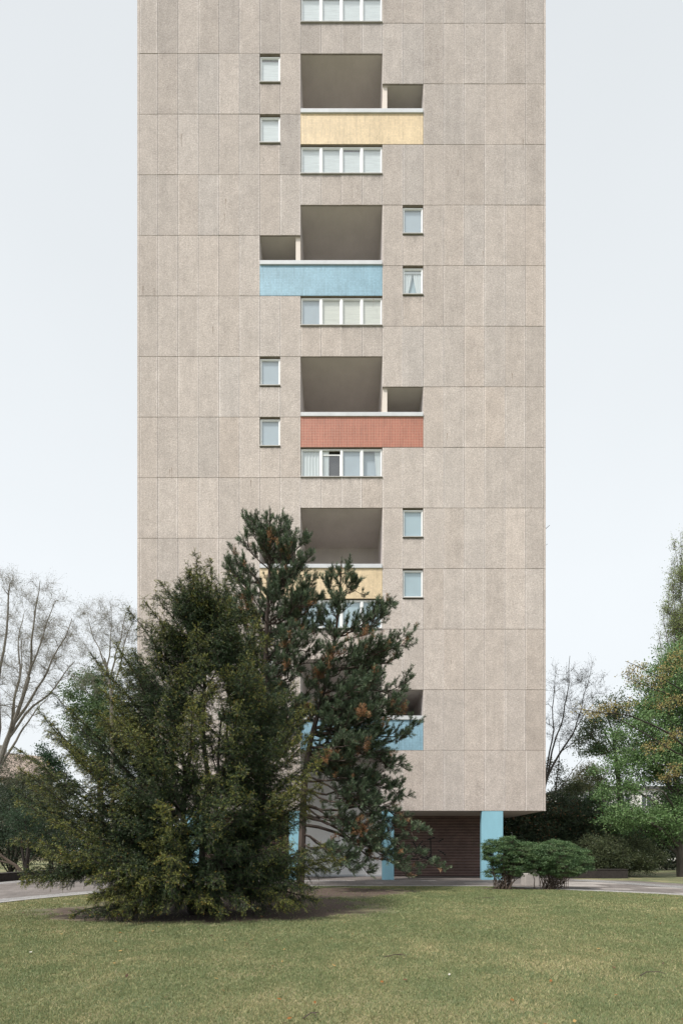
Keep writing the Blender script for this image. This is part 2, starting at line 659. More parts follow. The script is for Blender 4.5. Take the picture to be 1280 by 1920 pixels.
# ------------------------------------------------------------------ ground, paths
def vnoise(P, scale, seed=0, octaves=3):
    """cheap value noise on 2-D points, 0..1"""
    out = np.zeros(len(P))
    amp, tot = 1.0, 0.0
    r = np.random.default_rng(seed)
    tab = r.random((64, 64))
    for o in range(octaves):
        q = P * scale * (2 ** o) + 17.3 * o
        i = np.floor(q).astype(int)
        f = q - i
        f = f * f * (3 - 2 * f)
        a = tab[i[:, 0] % 64, i[:, 1] % 64]
        b = tab[(i[:, 0] + 1) % 64, i[:, 1] % 64]
        c = tab[i[:, 0] % 64, (i[:, 1] + 1) % 64]
        d = tab[(i[:, 0] + 1) % 64, (i[:, 1] + 1) % 64]
        out += amp * ((a * (1 - f[:, 0]) + b * f[:, 0]) * (1 - f[:, 1]) + (c * (1 - f[:, 0]) + d * f[:, 0]) * f[:, 1])
        tot += amp
        amp *= 0.55
    return out / tot


g = MB()
g.quad((-900, -100, 0), (900, -100, 0), (900, 1500, 0), (-900, 1500, 0))
tag(g.build('ground', M['lawn']), kind='structure')

EDGE = [(-10.6, 4), (-9.6, 9), (-8.95, 12.6), (-8.4, 14.2), (-7.4, 16.2), (-5.6, 17.9), (-3.4, 18.55), (0, 18.62), (3.5, 18.62),
        (6.0, 18.4), (7.4, 17.2), (9.67, 15.6), (10.6, 14.6), (12.6, 12.0), (15.5, 8)]
FAR = [(21, 9), (17.2, 14), (15.2, 18), (14.0, 20.3), (13.3, 22.0), (11.3, 23.0), (10.9, 45), (-15.0, 45), (-15.0, 22), (-15.0, 4)]


def sheet(name, pts, z, mat):
    bm = bmesh.new()
    vs = [bm.verts.new((x, y, z)) for x, y in pts]
    bm.faces.new(vs)
    bmesh.ops.triangulate(bm, faces=bm.faces[:])
    bmesh.ops.recalc_face_normals(bm, faces=bm.faces[:])
    me = bpy.data.meshes.new(name)
    bm.to_mesh(me)
    bm.free()
    me.update()
    o = link(name, me, mat)
    if me.polygons[0].normal.z < 0:
        me.flip_normals()
    return tag(o, kind='structure')


sheet('path', EDGE + FAR, 0.004, M['path'])


def ribbon(name, pts, w0, w1, z, mat, h=None):
    P = np.array(pts, float)
    T = np.gradient(P, axis=0)
    T /= np.linalg.norm(T, axis=1)[:, None]
    Nn = np.stack([-T[:, 1], T[:, 0]], 1)
    A, B = P + Nn * w0, P + Nn * w1
    b = MB()
    for i in range(len(P) - 1):
        zz = z
        b.quad((*A[i], zz), (*A[i + 1], zz), (*B[i + 1], zz), (*B[i], zz))
        if h:
            b.quad((*A[i], 0), (*A[i + 1], 0), (*A[i + 1], zz), (*A[i], zz))
            b.quad((*B[i + 1], 0), (*B[i], 0), (*B[i], zz), (*B[i + 1], zz))
    return tag(b.build(name, mat), kind='structure')


def smooth_line(pts, n=6):
    P = np.array(pts, float)
    out = []
    for i in range(len(P) - 1):
        p0, p1, p2, p3 = P[max(i - 1, 0)], P[i], P[i + 1], P[min(i + 2, len(P) - 1)]
        for k in range(n):
            t = k / n
            out.append(0.5 * ((2 * p1) + (-p0 + p2) * t + (2 * p0 - 5 * p1 + 4 * p2 - p3) * t * t + (-p0 + 3 * p1 - 3 * p2 + p3) * t ** 3))
    out.append(P[-1])
    return out


EDGE_S = smooth_line(EDGE)
ribbon('kerb', EDGE_S, -0.02, 0.11, 0.03, M['kerb'], 1)
# pale cobble border of the left drive, and mosaic strips let into the forecourt
ribbon('cobble_border', [p for p in EDGE_S if p[0] < -6.6], 0.112, 1.05, 0.008, M['cobble'])
ribbon('cobble_border', [(-13.9, 6), (-13.9, 24), (-13.9, 40)], 0.0, 0.9, 0.008, M['cobble'])
ribbon('cobble_border', [p for p in EDGE_S if p[0] > 6.9], 0.112, 0.62, 0.008, M['cobble'])
for (x0, x1, y0, y1, mt) in ((-9, 0.2, 21.55, 22.15, 'cobble'), (0.25, 0.62, 21.75, 22.35, 'pale_grid'), (1.5, 2.6, 21.95, 22.25, 'cobble'),
                             (2.65, 3.6, 22.1, 22.3, 'pale_grid'), (3.6, 4.3, 21.7, 22.45, 'pale_grid'), (1.0, 1.75, 20.25, 20.55, 'pale_grid'),
                             (5.2, 6.2, 20.3, 20.6, 'pale_grid')):
    sheet('pale_strip', [(x0, y0), (x1, y0), (x1, y1), (x0, y1)], 0.008, M[mt])
for (x0, x1, y0, y1) in ((8.2, 10.2, 18.6, 19.8), (9.4, 11.6, 19.9, 21.3), (9.0, 10.3, 17.2, 17.6), (11.2, 12.6, 17.6, 18.1), (10.8, 12.0, 15.4, 15.75), (12.0, 13.4, 16.4, 16.8)):
    sheet('pale_strip', [(x0, y0), (x1, y0 - 0.25), (x1, y1 - 0.2), (x0, y1)], 0.008, M['pale_grid'])  # paler patches laid over the right path
ribbon('cobble_border', [(13.0, 15.3), (11.9, 18.6), (11.2, 20.5), (10.4, 22.4)], -1.3, -0.1, 0.012, M['cobble'])


def inside_lawn(P):
    E = np.array(EDGE_S)
    # lawn is the region below the edge curve, seen from the camera
    ok = np.ones(len(P), bool)
    poly = np.vstack([E, [(15.5, -50), (-10.6, -50)]])
    x, y = P[:, 0], P[:, 1]
    c = np.zeros(len(P), bool)
    j = len(poly) - 1
    for i in range(len(poly)):
        xi, yi = poly[i]
        xj, yj = poly[j]
        hit = ((yi > y) != (yj > y)) & (x < (xj - xi) * (y - yi) / (yj - yi + 1e-12) + xi)
        c ^= hit
        j = i
    return c


def soilness(P):
    w = vnoise(P, 1.1, 3, 4)
    k = np.full(len(P), 9.0)
    for cx, cy, rx, ry in SOIL_SHADE:
        k = np.minimum(k, np.hypot((P[:, 0] - cx) / rx, (P[:, 1] - cy) / ry))
    return k + 0.9 * w


def make_grass():
    tris, cols = [], []
    for (y0, y1, dens, hgt, wid) in ((2.6, 5.2, 12000, 0.024, 0.0034), (5.2, 7.5, 8000, 0.025, 0.0048), (7.5, 11, 4600, 0.027, 0.007),
                                     (11, 19, 2200, 0.029, 0.011)):
        xm = y1 * 0.73 + 0.8
        n = int(dens * (y1 - y0) * 2 * xm)
        P = np.stack([rng.uniform(-xm, xm, n), rng.uniform(y0, y1, n)], 1)
        s = soilness(P)
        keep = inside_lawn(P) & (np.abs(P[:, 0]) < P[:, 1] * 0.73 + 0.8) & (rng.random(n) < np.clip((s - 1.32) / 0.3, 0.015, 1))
        clump = vnoise(P, 3.5, 21, 3)
        keep &= rng.random(n) < 0.45 + 0.75 * clump
        P = P[keep]
        n = len(P)
        a = rng.uniform(0, 2 * np.pi, n)
        h = hgt * rng.uniform(0.45, 1.25, n)
        lean = rng.uniform(0.1, 1.1, n) * h
        b = rng.uniform(0, 2 * np.pi, n)
        w = wid * rng.uniform(0.6, 1.3, n)
        base = np.zeros((n, 3, 3))
        base[:, 0, :2] = P + np.stack([np.cos(a), np.sin(a)], 1) * w[:, None]
        base[:, 1, :2] = P - np.stack([np.cos(a), np.sin(a)], 1) * w[:, None]
        base[:, 2, :2] = P + np.stack([np.cos(b), np.sin(b)], 1) * lean[:, None]
        base[:, 2, 2] = h
        dry = vnoise(P, 0.36, 5, 4) * 0.62 + vnoise(P, 2.3, 9, 3) * 0.38
        u = rng.random(n)
        f = np.clip((dry - 0.38) * 1.8 + (u - 0.5) * 1.1, 0, 1)[:, None]
        green = np.array([0.180, 0.225, 0.108])
        olive = np.array([0.300, 0.300, 0.150])
        straw = np.array([0.52, 0.445, 0.27])
        c = np.where(f < 0.5, green + (olive - green) * f * 2, olive + (straw - olive) * (f - 0.5) * 2)
        c = c * rng.uniform(0.72, 1.32, n)[:, None]
        sp = rng.random(n) < 0.015
        c[sp] = np.array([0.50, 0.43, 0.28]) * rng.uniform(0.8, 1.2, sp.sum())[:, None]
        tris.append(base)
        cols.append(c)
    o = poly_mesh('grass', np.concatenate(tris), 3, M['grass'], None, np.concatenate(cols))
    tag(o, 'short mown lawn grass, patchy green and straw yellow', 'grass', kind='stuff')


make_grass()

# fallen leaves, twigs, bits of litter on the lawn
def make_litter():
    n = 420
    P = np.stack([rng.uniform(-9, 10, n), 3.6 + 14.5 * rng.random(n) ** 1.3], 1)
    P = P[inside_lawn(P)]
    n = len(P)
    a = rng.uniform(0, 6.28, n)
    L = rng.uniform(0.012, 0.034, n)
    A = np.stack([np.cos(a), np.sin(a), rng.uniform(-.3, .5, n)], 1)
    S = np.stack([-np.sin(a), np.cos(a), rng.uniform(-.4, .4, n)], 1)
    C = np.concatenate([P, np.full((n, 1), 0.030)], 1)
    Q = np.stack([C - A * L[:, None], C + S * L[:, None] * .55, C + A * L[:, None], C - S * L[:, None] * .55], 1)
    pal = np.array([[0.30, 0.13, 0.04], [0.16, 0.09, 0.05], [0.45, 0.30, 0.12], [0.62, 0.60, 0.55], [0.10, 0.06, 0.04]])
    c = pal[rng.choice(5, n, p=[.36, .27, .2, .03, .14])]
    o = poly_mesh('fallen_leaves', Q, 4, M['leaf'], None, c)
    tag(o, 'scattered small fallen leaves and petals on the lawn', 'leaves', kind='stuff')


make_litter()
twig_spots = [((740, 1798), 0.30, 0.3, 'thin dry twig lying alone on the mid lawn in front of the yew'),
              ((1160, 1712), 0.0, 0, None),
              ((583, 1912), 0.17, 0.8, 'short forked twig at the lower edge of the lawn'),
              ((1215, 1832), 0.30, 0.5, 'long bare twig on the right side of the lawn'),
              ((908, 1687), 0.55, 0.05, 'dead reddish branch with a bent tip near the clipped shrubs')]
for (pp, ln, ang, lab) in twig_spots:
    if lab is None:
        continue
    d = EYE * F / (pp[1] - 1595.0)
    c = at(pp[0], pp[1], d)
    t = MB()
    dx, dy = math.cos(ang) * ln, math.sin(ang) * ln
    t.tube([(c[0] - dx / 2, c[1] - dy / 2, 0.03), (c[0], c[1] + 0.03, 0.045), (c[0] + dx / 2, c[1] + dy / 2, 0.035)], [0.006, 0.005, 0.003], 5)
    t.tube([(c[0], c[1] + 0.03, 0.045), (c[0] + dx * 0.3, c[1] - 0.06, 0.07), (c[0] + dx * 0.45, c[1] - 0.12, 0.06)], [0.005, 0.004, 0.002], 5)
    tag(t.build('twig', M['bark']), lab, 'twig', 'twigs on the lawn')


# ------------------------------------------------------------------ the tower
D = 22.67
CW = 38.3 / 40.0                   # panel width
HH = 56.87 / 40.0                  # half storey
Z0 = EYE + (1595 - 1521) / 40.0    # soffit
X0 = -10 * CW
NTOP = 33
DEPTH = 19.0


def cx(k): return X0 + k * CW
def zz(n): return Z0 + n * HH


tower = empty('apartment_tower', (0, D, 0), 'tall beige concrete panel tower block with coloured parapets, standing on light blue pillars', 'apartment block')

BANDS = []      # (n, side, colour)   side +1: extends to the right small balcony
for i, n in enumerate((2, 7, 12, 17, 22, 27)):
    side = 1 if i % 2 == 0 else -1
    BANDS.append((n, side, ('blue', 'yellow', 'red', 'blue', 'yellow', 'blue')[i]))

small_windows = []                 # (column, top level n)
for n in (10, 8, 20, 18, 30, 28): small_windows.append((13, n))
for n in (5, 3, 15, 13, 25, 23): small_windows.append((6, n))

skip = set()                       # (col, half-level) cells that are not wall
for n, side, c in BANDS:
    cols = (12, 13) if side > 0 else (6, 7)
    for k in cols:
        skip.add((k, n)); skip.add((k, n + 1))
for k, n in small_windows:
    skip.add((k, n - 1))

pf, pc = [], []


def add_q(a, b, c, d, col):
    pf.append([a, b, c, d]); pc.append([col] * 4)


G = 0.006                        # half joint
BEV = 0.007
prng = np.random.default_rng(21)


def panel(x0, x1, z0, z1, stain=False):
    n_mid = ((z0 + z1) / 2 - Z0) / HH
    hgt = 1.03 - 0.22 * max(0, min(1, (n_mid - 10) / 18))          # upper storeys darker: weathering plus lens vignette put into the tone
    u = prng.normal(0, 0.034)
    tone = np.array([1.0, 0.985, 0.965]) * (hgt + u)
    tone = tone * (1 + prng.normal(0, 0.008) * np.array([1, 0, -1]))
    if x0 < X0 + CW * 1.5 or x1 > -X0 - CW * 0.5:
        tone = tone * 0.96
    a, b, c, d = x0 + G, x1 - G, z0 + G, z1 - G
    # light smooth margins beside the vertical joints
    m0 = prng.uniform(0.02, 0.055); m1 = prng.uniform(0.02, 0.055)
    l0 = np.array([1.15, 1.17, 1.19]) * prng.uniform(0.93, 1.10); l1 = np.array([1.15, 1.17, 1.19]) * prng.uniform(0.93, 1.10)
    off = prng.uniform(-0.004, 0.004)
    y = D + off
    # small bevel round the edge
    ai, bi, ci, di = a + BEV, b - BEV, c + BEV, d - BEV
    yb = y + BEV
    xs = [ai, ai + m0, bi - m1, bi]
    tn = [tone * l0, tone, tone * l1]
    for i in range(3):
        if stain and i == 1:
            # run-off stain hanging under a window sill, in uneven tongues
            nx = 9
            ed = np.linspace(xs[1], xs[2], nx + 1)
            ln = prng.uniform(0.08, 0.42, nx + 1)
            dk_ = prng.uniform(0.66, 0.92, nx + 1)
            for j in range(nx):
                za, zb_ = di - ln[j], di - ln[j + 1]
                pf.append([(ed[j], y, za), (ed[j + 1], y, zb_), (ed[j + 1], y, di), (ed[j], y, di)])
                pc.append([tone, tone, tone * dk_[j + 1], tone * dk_[j]])
                add_q((ed[j], y, ci), (ed[j + 1], y, ci), (ed[j + 1], y, zb_), (ed[j], y, za), tone)
            continue
        add_q((xs[i], y, ci), (xs[i + 1], y, ci), (xs[i + 1], y, di), (xs[i], y, di), tn[i])
    add_q((a, yb, c), (b, yb, c), (bi, y, ci), (ai, y, ci), tone)
    add_q((ai, y, di), (bi, y, di), (b, yb, d), (a, yb, d), tone)
    add_q((a, yb, c), (ai, y, ci), (ai, y, di), (a, yb, d), tone * l0)
    add_q((bi, y, ci), (b, yb, c), (b, yb, d), (bi, y, di), tone * l1)
    # returns into the joint
    ye = D + 0.05
    dk = tone * 0.8
    add_q((a, ye, c), (b, ye, c), (b, yb, c), (a, yb, c), dk)
    add_q((a, yb, d), (b, yb, d), (b, ye, d), (a, ye, d), dk)
    add_q((a, ye, c), (a, yb, c), (a, yb, d), (a, ye, d), dk)
    add_q((b, yb, c), (b, ye, c), (b, ye, d), (b, yb, d), dk)
    # joint bed behind
    jm.quad((x0, D + 0.035, z0), (x1, D + 0.035, z0), (x1, D + 0.035, z1), (x0, D + 0.035, z1))


jm = MB()
for k in range(20):
    x0, x1 = cx(k), cx(k + 1)
    if k == 0: x0 += 0.12
    if k == 19: x1 -= 0.12
    if 8 <= k < 12:
        continue
    if k < 8:
        rows = [(0, 1)] + [(n, n + 2) for n in range(1, NTOP, 2)]
    else:
        rows = [(n, n + 2) for n in range(0, NTOP + 1, 2)]
    for a, b in rows:
        cells = [n for n in range(a, b) if (k, n) not in skip]
        if len(cells) == b - a:
            panel(x0, x1, zz(a), zz(b))
        else:
            for n in cells:
                panel(x0, x1, zz(n), zz(n + 1), (k, n + 2) in small_windows)
for n, side, c in BANDS:           # spandrels above the tall openings
    for k in range(8, 12):
        if n + 3 < NTOP + 1:
            panel(cx(k), cx(k + 1), zz(n + 3), zz(n + 4), True)
# short rusty drip marks on the panels
for (px_, py_, L_) in ((268, 535, 22), (289, 540, 16), (322, 876, 26), (318, 880, 14), (421, 400, 16), (423, 372, 20), (399, 612, 18), (995, 948, 12), (838, 812, 14), (858, 318, 14), (700, 560, 8),
                       (905, 470, 18), (960, 700, 14), (340, 250, 24), (470, 900, 12), (845, 1238, 8), (980, 260, 22)):
    xq = (px_ - 640) / 40.0; zq = EYE + (1595 - py_) / 40.0; hq = L_ / 40.0; yq = D - 0.007
    wq = 0.014
    pf.append([(xq - wq * .4, yq, zq - hq), (xq + wq * .4, yq, zq - hq), (xq + wq, yq, zq), (xq - wq, yq, zq)])
    pc.append([np.array([.82, .78, .74])] * 2 + [np.array([.5, .43, .36])] * 2)
# corner strips
for sgn in (-1, 1):
    xa, xb = (X0, X0 + 0.12) if sgn < 0 else (-X0 - 0.12, -X0)
    for n in range(-1 if sgn < 0 else 0, NTOP + 1, 2):
        a, b = zz(max(n, 0)), zz(n + 2)
        t = np.array([1.06, 1.04, 1.02]) * (1.0 - 0.1 * max(0, (n - 10) / 20))
        y = D + 0.006
        add_q((xa + 0.004, y, a + G), (xb - 0.004, y, a + G), (xb - 0.004, y, b - G), (xa + 0.004, y, b - G), t)
    jm.quad((xa, D + 0.035, Z0), (xb, D + 0.035, Z0), (xb, D + 0.035, zz(NTOP + 1)), (xa, D + 0.035, zz(NTOP + 1)))
# side, back faces
zt = zz(NTOP + 1)
T1 = np.array([1.0, 0.98, 0.96])
for n in range(0, NTOP + 1, 2):
    for j in range(12):
        y0 = D + 0.02 + j * DEPTH / 12
        y1 = y0 + DEPTH / 12 - 0.02
        a, b = zz(n) + G, zz(n + 2) - G
        t = T1 * (0.95 + prng.normal(0, 0.04))
        add_q((X0, y1, a), (X0, y0, a), (X0, y0, b), (X0, y1, b), t)
        add_q((-X0, y0, a), (-X0, y1, a), (-X0, y1, b), (-X0, y0, b), t)
add_q((-X0, D + DEPTH, Z0), (X0, D + DEPTH, Z0), (X0, D + DEPTH, zt), (-X0, D + DEPTH, zt), T1)
wall_o = poly_mesh('facade', np.array(pf), 4, M['concrete'], tower, np.array(pc), 'tone')
for s in (X0 + 0.03, -X0 - 0.03):
    jm.quad((s, D + 0.04, Z0), (s, D + DEPTH - .02, Z0), (s, D + DEPTH - .02, zt), (s, D + 0.04, zt))
jm.build('joint_bed', M['joint'], tower)
rf = MB()
rf.box(X0 - 0.05, -X0 + 0.05, D - 0.05, D + DEPTH + 0.05, zt, zt + 0.25)
rf.build('roof', M['roof_felt'], tower)
sf = MB()
XC = 2 * CW
sf.quad((X0, D + 0.02, Z0 + 0.012), (X0, D + DEPTH, Z0 + 0.012), (-XC, D + DEPTH, Z0 + 0.012), (-XC, D + 0.02, Z0 + 0.012))
sf.quad((XC, D + 0.02, Z0 + 0.012), (XC, D + DEPTH, Z0 + 0.012), (-X0, D + DEPTH, Z0 + 0.012), (-X0, D + 0.02, Z0 + 0.012))
sf.quad((-XC, D + 3.05, Z0 + 0.012), (-XC, D + DEPTH, Z0 + 0.012), (XC, D + DEPTH, Z0 + 0.012), (XC, D + 3.05, Z0 + 0.012))
sf.build('soffit', M['soffit'], tower)

# balconies: parapet band with coping, recess behind it, fin between the two openings
DB, DS = 3.05, 3.5
for bi, (n, side, colr) in enumerate(BANDS):
    zb, z1, z2, z3 = zz(n), zz(n + 1), zz(n + 2), zz(n + 3)
    if side > 0:
        xa, xb, xs0, xs1 = -XC, cx(14), XC, cx(14)
    else:
        xa, xb, xs0, xs1 = cx(6), XC, cx(6), -XC
    pb = MB()
    pb.box(xa + 0.006, xb - 0.006, D - 0.004, D + 0.14, zb + 0.012, z1)
    par = pb.build('parapet', M[colr], tower)
    par['label'] = {'blue': 'pale blue mosaic parapet', 'yellow': 'pale yellow mosaic parapet', 'red': 'brick red mosaic parapet'}[colr]
    cb = MB()
    cb.box(xa + 0.01, xb - 0.01, D - 0.055, D + 0.19, z1 + 0.003, z1 + 0.195)
    cb.build('coping', M['cap'], par, bevel=0.012)
    r = MB()
    zf = zb + 0.22
    S = side
    ox = S * XC                        # the side open towards the small balcony
    ix = -S * XC
    def q(*p): r.quad(*p)
    # tall recess
    q((-XC, D + 0.05, z3), (XC, D + 0.05, z3), (XC, D + DB, z3), (-XC, D + DB, z3))
    q((-XC, D + 0.14, zf), (XC, D + 0.14, zf), (XC, D + DB, zf), (-XC, D + DB, zf))
    q((-XC, D + DB, zf), (XC, D + DB, zf), (XC, D + DB, z3), (-XC, D + DB, z3))
    q((ix, D + 0.05, zf), (ix, D + DB, zf), (ix, D + DB, z3), (ix, D + 0.05, z3))
    q((ox, D + 0.05, z2), (ox, D + DB, z2), (ox, D + DB, z3), (ox, D + 0.05, z3))
    # small recess
    e0, e1 = (XC, xs1) if S > 0 else (xs0, -XC)
    q((e0, D + 0.05, z2), (e1, D + 0.05, z2), (e1, D + DS, z2), (e0, D + DS, z2))
    q((e0, D + 0.14, zf), (e1, D + 0.14, zf), (e1, D + DS, zf), (e0, D + DS, zf))
    q((e0, D + DS, zf), (e1, D + DS, zf), (e1, D + DS, z2), (e0, D + DS, z2))
    far = e1 if S > 0 else e0
    q((far, D + 0.05, zf), (far, D + DS, zf), (far, D + DS, z2), (far, D + 0.05, z2))
    rec = r.build('balcony_recess', M['plaster'], tower)
    # panel soffit edges: the concrete slab over each opening
    fb = MB()
    f0, f1 = (XC + 0.02, XC + 0.235) if S > 0 else (-XC - 0.235, -XC - 0.02)
    fb.box(f0, f1, D + 0.09, D + DB, zf, z2)
    fb.build('fin', M['plaster_warm'], rec)
    db = MB()
    m0, m1 = (e0 + 0.45, e1 - 0.25) if S > 0 else (e0 + 0.25, e1 - 0.45)
    db.box(m0, m1, D + DS - 0.05, D + DS - 0.01, zf + 0.02, zf + 1.98)
    dr = db.build('balcony_door', M['house_glass'], rec)
    # small upright stalks / plant supports on two balconies are built below

# the double-height entrance recess in the middle, closed by a white wall
er = MB()
ztop = zz(2)
er.quad((-XC, D + 0.05, ztop), (XC, D + 0.05, ztop), (XC, D + DB, ztop), (-XC, D + DB, ztop))
for s in (-XC, XC):
    er.quad((s, D + 0.05, Z0 + .012), (s, D + DB, Z0 + .012), (s, D + DB, ztop), (s, D + 0.05, ztop))
er.build('entrance_recess', M['plaster'], tower)
ww = MB()
ww.box(-2.45, 1.25, D + DB, D + DB + 0.2, 0, ztop - 0.004)
ww.box(1.262, 2.45, D + DB - 0.02, D + DB + 0.2, 0, ztop - 0.004)
ww_o = ww.build('entrance_wall', M['white_wall'], tower)
bs = MB()
bs.box(-2.46, 2.46, D + DB - 0.04, D + DB - 0.021, 0, 0.10)
bs.build('skirting', M['cap'], tower)

# ground floor brick cores and pillars
for sgn in (-1, 1):
    b = MB()
    x0, x1 = (2.46, 8.25) if sgn > 0 else (-8.25, -2.46)
    b.box(x0, x1, D + DS, D + DEPTH - 2, 0, Z0 + 0.01)
    b.build('brick_wall', M['brick'], tower)
for x0, x1 in ((-7.58, -6.58), (-2.46, -1.91), (1.91, 2.46), (6.58, 7.58)):
    for yy in (D + 0.012, D + 9.0, D + 16.5):
        p = MB()
        p.box(x0, x1, yy, yy + 0.28, 0, Z0 + 0.010)
        if yy < D + 1 or abs(x0) > 5:
            if yy > D + 1 and abs(x0) > 5:
                continue
            p.build('pillar', M['pillar'], tower, bevel=0.015)


# windows ---------------------------------------------------------------
def window(x0, x1, z0, z1, panes, kinds, open_pane=None, lab=None):
    """x0..x1, z0..z1 opening in the facade; kinds: list of what is behind each pane"""
    YF = D + 0.065
    rv = MB()
    # concrete reveal with a dark lintel edge
    rv.quad((x0, D + 0.01, z1), (x1, D + 0.01, z1), (x1, D + 0.6, z1), (x0, D + 0.6, z1))
    rv.quad((x0, D + 0.01, z0), (x0, D + 0.6, z0), (x0, D + 0.6, z1), (x0, D + 0.01, z1))
    rv.quad((x1, D + 0.6, z0), (x1, D + 0.01, z0), (x1, D + 0.01, z1), (x1, D + 0.6, z1))
    rv.quad((x0, D + 0.6, z0), (x1, D + 0.6, z0), (x1, D + 0.01, z0), (x0, D + 0.01, z0))
    rv.quad((x0, D + 0.6, z0), (x0, D + 0.6, z1), (x1, D + 0.6, z1), (x1, D + 0.6, z0))
    e = 0.004
    zb0, zb1 = z0 + 0.05, z1 - 0.035          # frame sits above the sill, below the shutter slot
    f = MB()
    fw = 0.052
    xa, xb = x0 + e, x1 - e
    f.box(xa, xb, YF, YF + 0.07, zb0, zb0 + fw)
    f.box(xa, xb, YF, YF + 0.07, zb1 - fw, zb1)
    f.box(xa, xa + fw, YF, YF + 0.07, zb0 + fw, zb1 - fw)
    f.box(xb - fw, xb, YF, YF + 0.07, zb0 + fw, zb1 - fw)
    pw = (xb - xa) / panes
    holes = []
    for i in range(panes):
        a = xa + i * pw + (fw if i == 0 else 0.055)
        b = xa + (i + 1) * pw - (fw if i == panes - 1 else 0.055)
        holes.append((a, b))
        if i:
            f.box(xa + i * pw - 0.055, xa + i * pw + 0.055, YF - 0.012, YF + 0.07, zb0 + fw, zb1 - fw)
    w = f.build('window', M['frame'], tower, bevel=0.006)
    if lab: w['label'] = lab
    rv.build('reveal', M['joint'], w)
    s = MB()
    s.box(x0 - 0.015, x1 + 0.015, D - 0.045, D + 0.06, z0 + 0.004, z0 + 0.048)
    s.build('sill', M['sill'], w, bevel=0.005)
    gq = MB()
    sash = MB()
    for i, (a, b) in enumerate(holes):
        sw = 0.028
        c0, c1 = zb0 + fw, zb1 - fw
        if i == open_pane:
            # bottom-hung light standing ajar, its head tilted into the room
            c1o = c1 - 0.16
            sash.box(a, b, YF + 0.05, YF + 0.08, c1o - 0.05, c1o)
            sash.box(a, a + sw, YF + 0.03, YF + 0.06, c0, c1o - 0.05)
            sash.box(b - sw, b, YF + 0.03, YF + 0.06, c0, c1o - 0.05)
            gq.quad((a, YF + 0.04, c0), (b, YF + 0.04, c0), (b, YF + 0.07, c1o), (a, YF + 0.07, c1o))
            continue
        sash.box(a, b, YF + 0.018, YF + 0.05, c0, c0 + sw)
        sash.box(a, b, YF + 0.018, YF + 0.05, c1 - sw, c1)
        sash.box(a, a + sw, YF + 0.018, YF + 0.05, c0 + sw, c1 - sw)
        sash.box(b - sw, b, YF + 0.018, YF + 0.05, c0 + sw, c1 - sw)
        gq.quad((a + sw, YF + 0.035, c0 + sw), (b - sw, YF + 0.035, c0 + sw), (b - sw, YF + 0.035, c1 - sw), (a + sw, YF + 0.035, c1 - sw))
    sash.build('sash', M['frame'], w)
    gq.build('pane', M['glass'], w)
    # what hangs behind the glass
    for i, (a, b) in enumerate(holes):
        kd = kinds[i % len(kinds)]
        c0, c1 = zb0 + fw - 0.03, zb1 - fw + 0.03
        yb = YF + 0.085
        a -= 0.04; b += 0.04
        if kd in ('blind_white', 'blind_blue', 'blind_grey', 'blind_cream'):
            top = c1 if kd != 'blind_white' else c1 - prng.choice([0.0, 0.0, 0.09])
            bb = MB()
            bb.quad((a, yb, c0), (b, yb, c0), (b, yb, top), (a, yb, top))
            bb.build('blind', M[kd], w)
        elif kd == 'drapes':               # two curtains gathered to the sides over a net
            bb = MB()
            bb.quad((a, yb + 0.08, c0), (b, yb + 0.08, c0), (b, yb + 0.08, c1), (a, yb + 0.08, c1))
            bb.build('net_or_dark_sheet', M['blind_blue'], w)
            for sgn in (0, 1):
                cm = MB()
                rows_, cols_ = 10, 18
                grid = []
                for rr in range(rows_ + 1):
                    t = rr / rows_
                    z = c0 + (c1 - 0.16 - c0) * t
                    half = (b - a) / 2
                    inner = half * (0.42 + 0.56 * (t ** 0.7))
                    line = []
                    for cc_ in range(cols_ + 1):
                        u = cc_ / cols_
                        xx = u * inner
                        x = a + xx if sgn == 0 else b - xx
                        line.append((x, yb + 0.012 * math.sin(u * 26 + t * 2), z))
                    grid.append(line)
                for rr in range(rows_):
                    for cc_ in range(cols_):
                        cm.quad(grid[rr][cc_], grid[rr][cc_ + 1], grid[rr + 1][cc_ + 1], grid[rr + 1][cc_])
                cm.build('curtain', M['curtain'], w)
            vb = MB()
            vb.box(a, b, yb - 0.03, yb - 0.01, c1 - 0.17, c1 - 0.07)
            vb.build('curtain_rail', M['frame'], w)
        elif kd in ('curtain_left', 'curtain_right', 'curtain_full'):
            bb = MB()
            bb.quad((a, yb + 0.09, c0), (b, yb + 0.09, c0), (b, yb + 0.09, c1), (a, yb + 0.09, c1))
            bb.build('net_or_dark_sheet', M['blind_grey'] if kd != 'curtain_left' else M['dark_room'], w)  # behind the left curtain a dark sheet paints the unlit room
            cm = MB()
            N_ = 24
            wd = (b - a) * {'curtain_left': 0.38, 'curtain_right': 0.27, 'curtain_full': 0.97}[kd]
            for j in range(N_):
                u0, u1 = j / N_, (j + 1) / N_
                xs = [(a + u * wd) if kd != 'curtain_right' else (b - u * wd) for u in (u0, u1)]
                ys = [yb + 0.015 * math.sin(u * 40) for u in (u0, u1)]
                xt = xs if kd != 'curtain_right' else [b - (b - x) * 1.4 for x in xs]
                cm.quad((xs[0], ys[0], c0), (xs[1], ys[1], c0), (xt[1], ys[1], c1), (xt[0], ys[0], c1))
            cm.build('curtain', M['curtain'], w)
        elif kd == 'dark':
            bb = MB()
            bb.quad((a, yb + 0.3, c0), (b, yb + 0.3, c0), (b, yb + 0.3, c1), (a, yb + 0.3, c1))
            bb.build('dark_room', M['dark_room'], w)


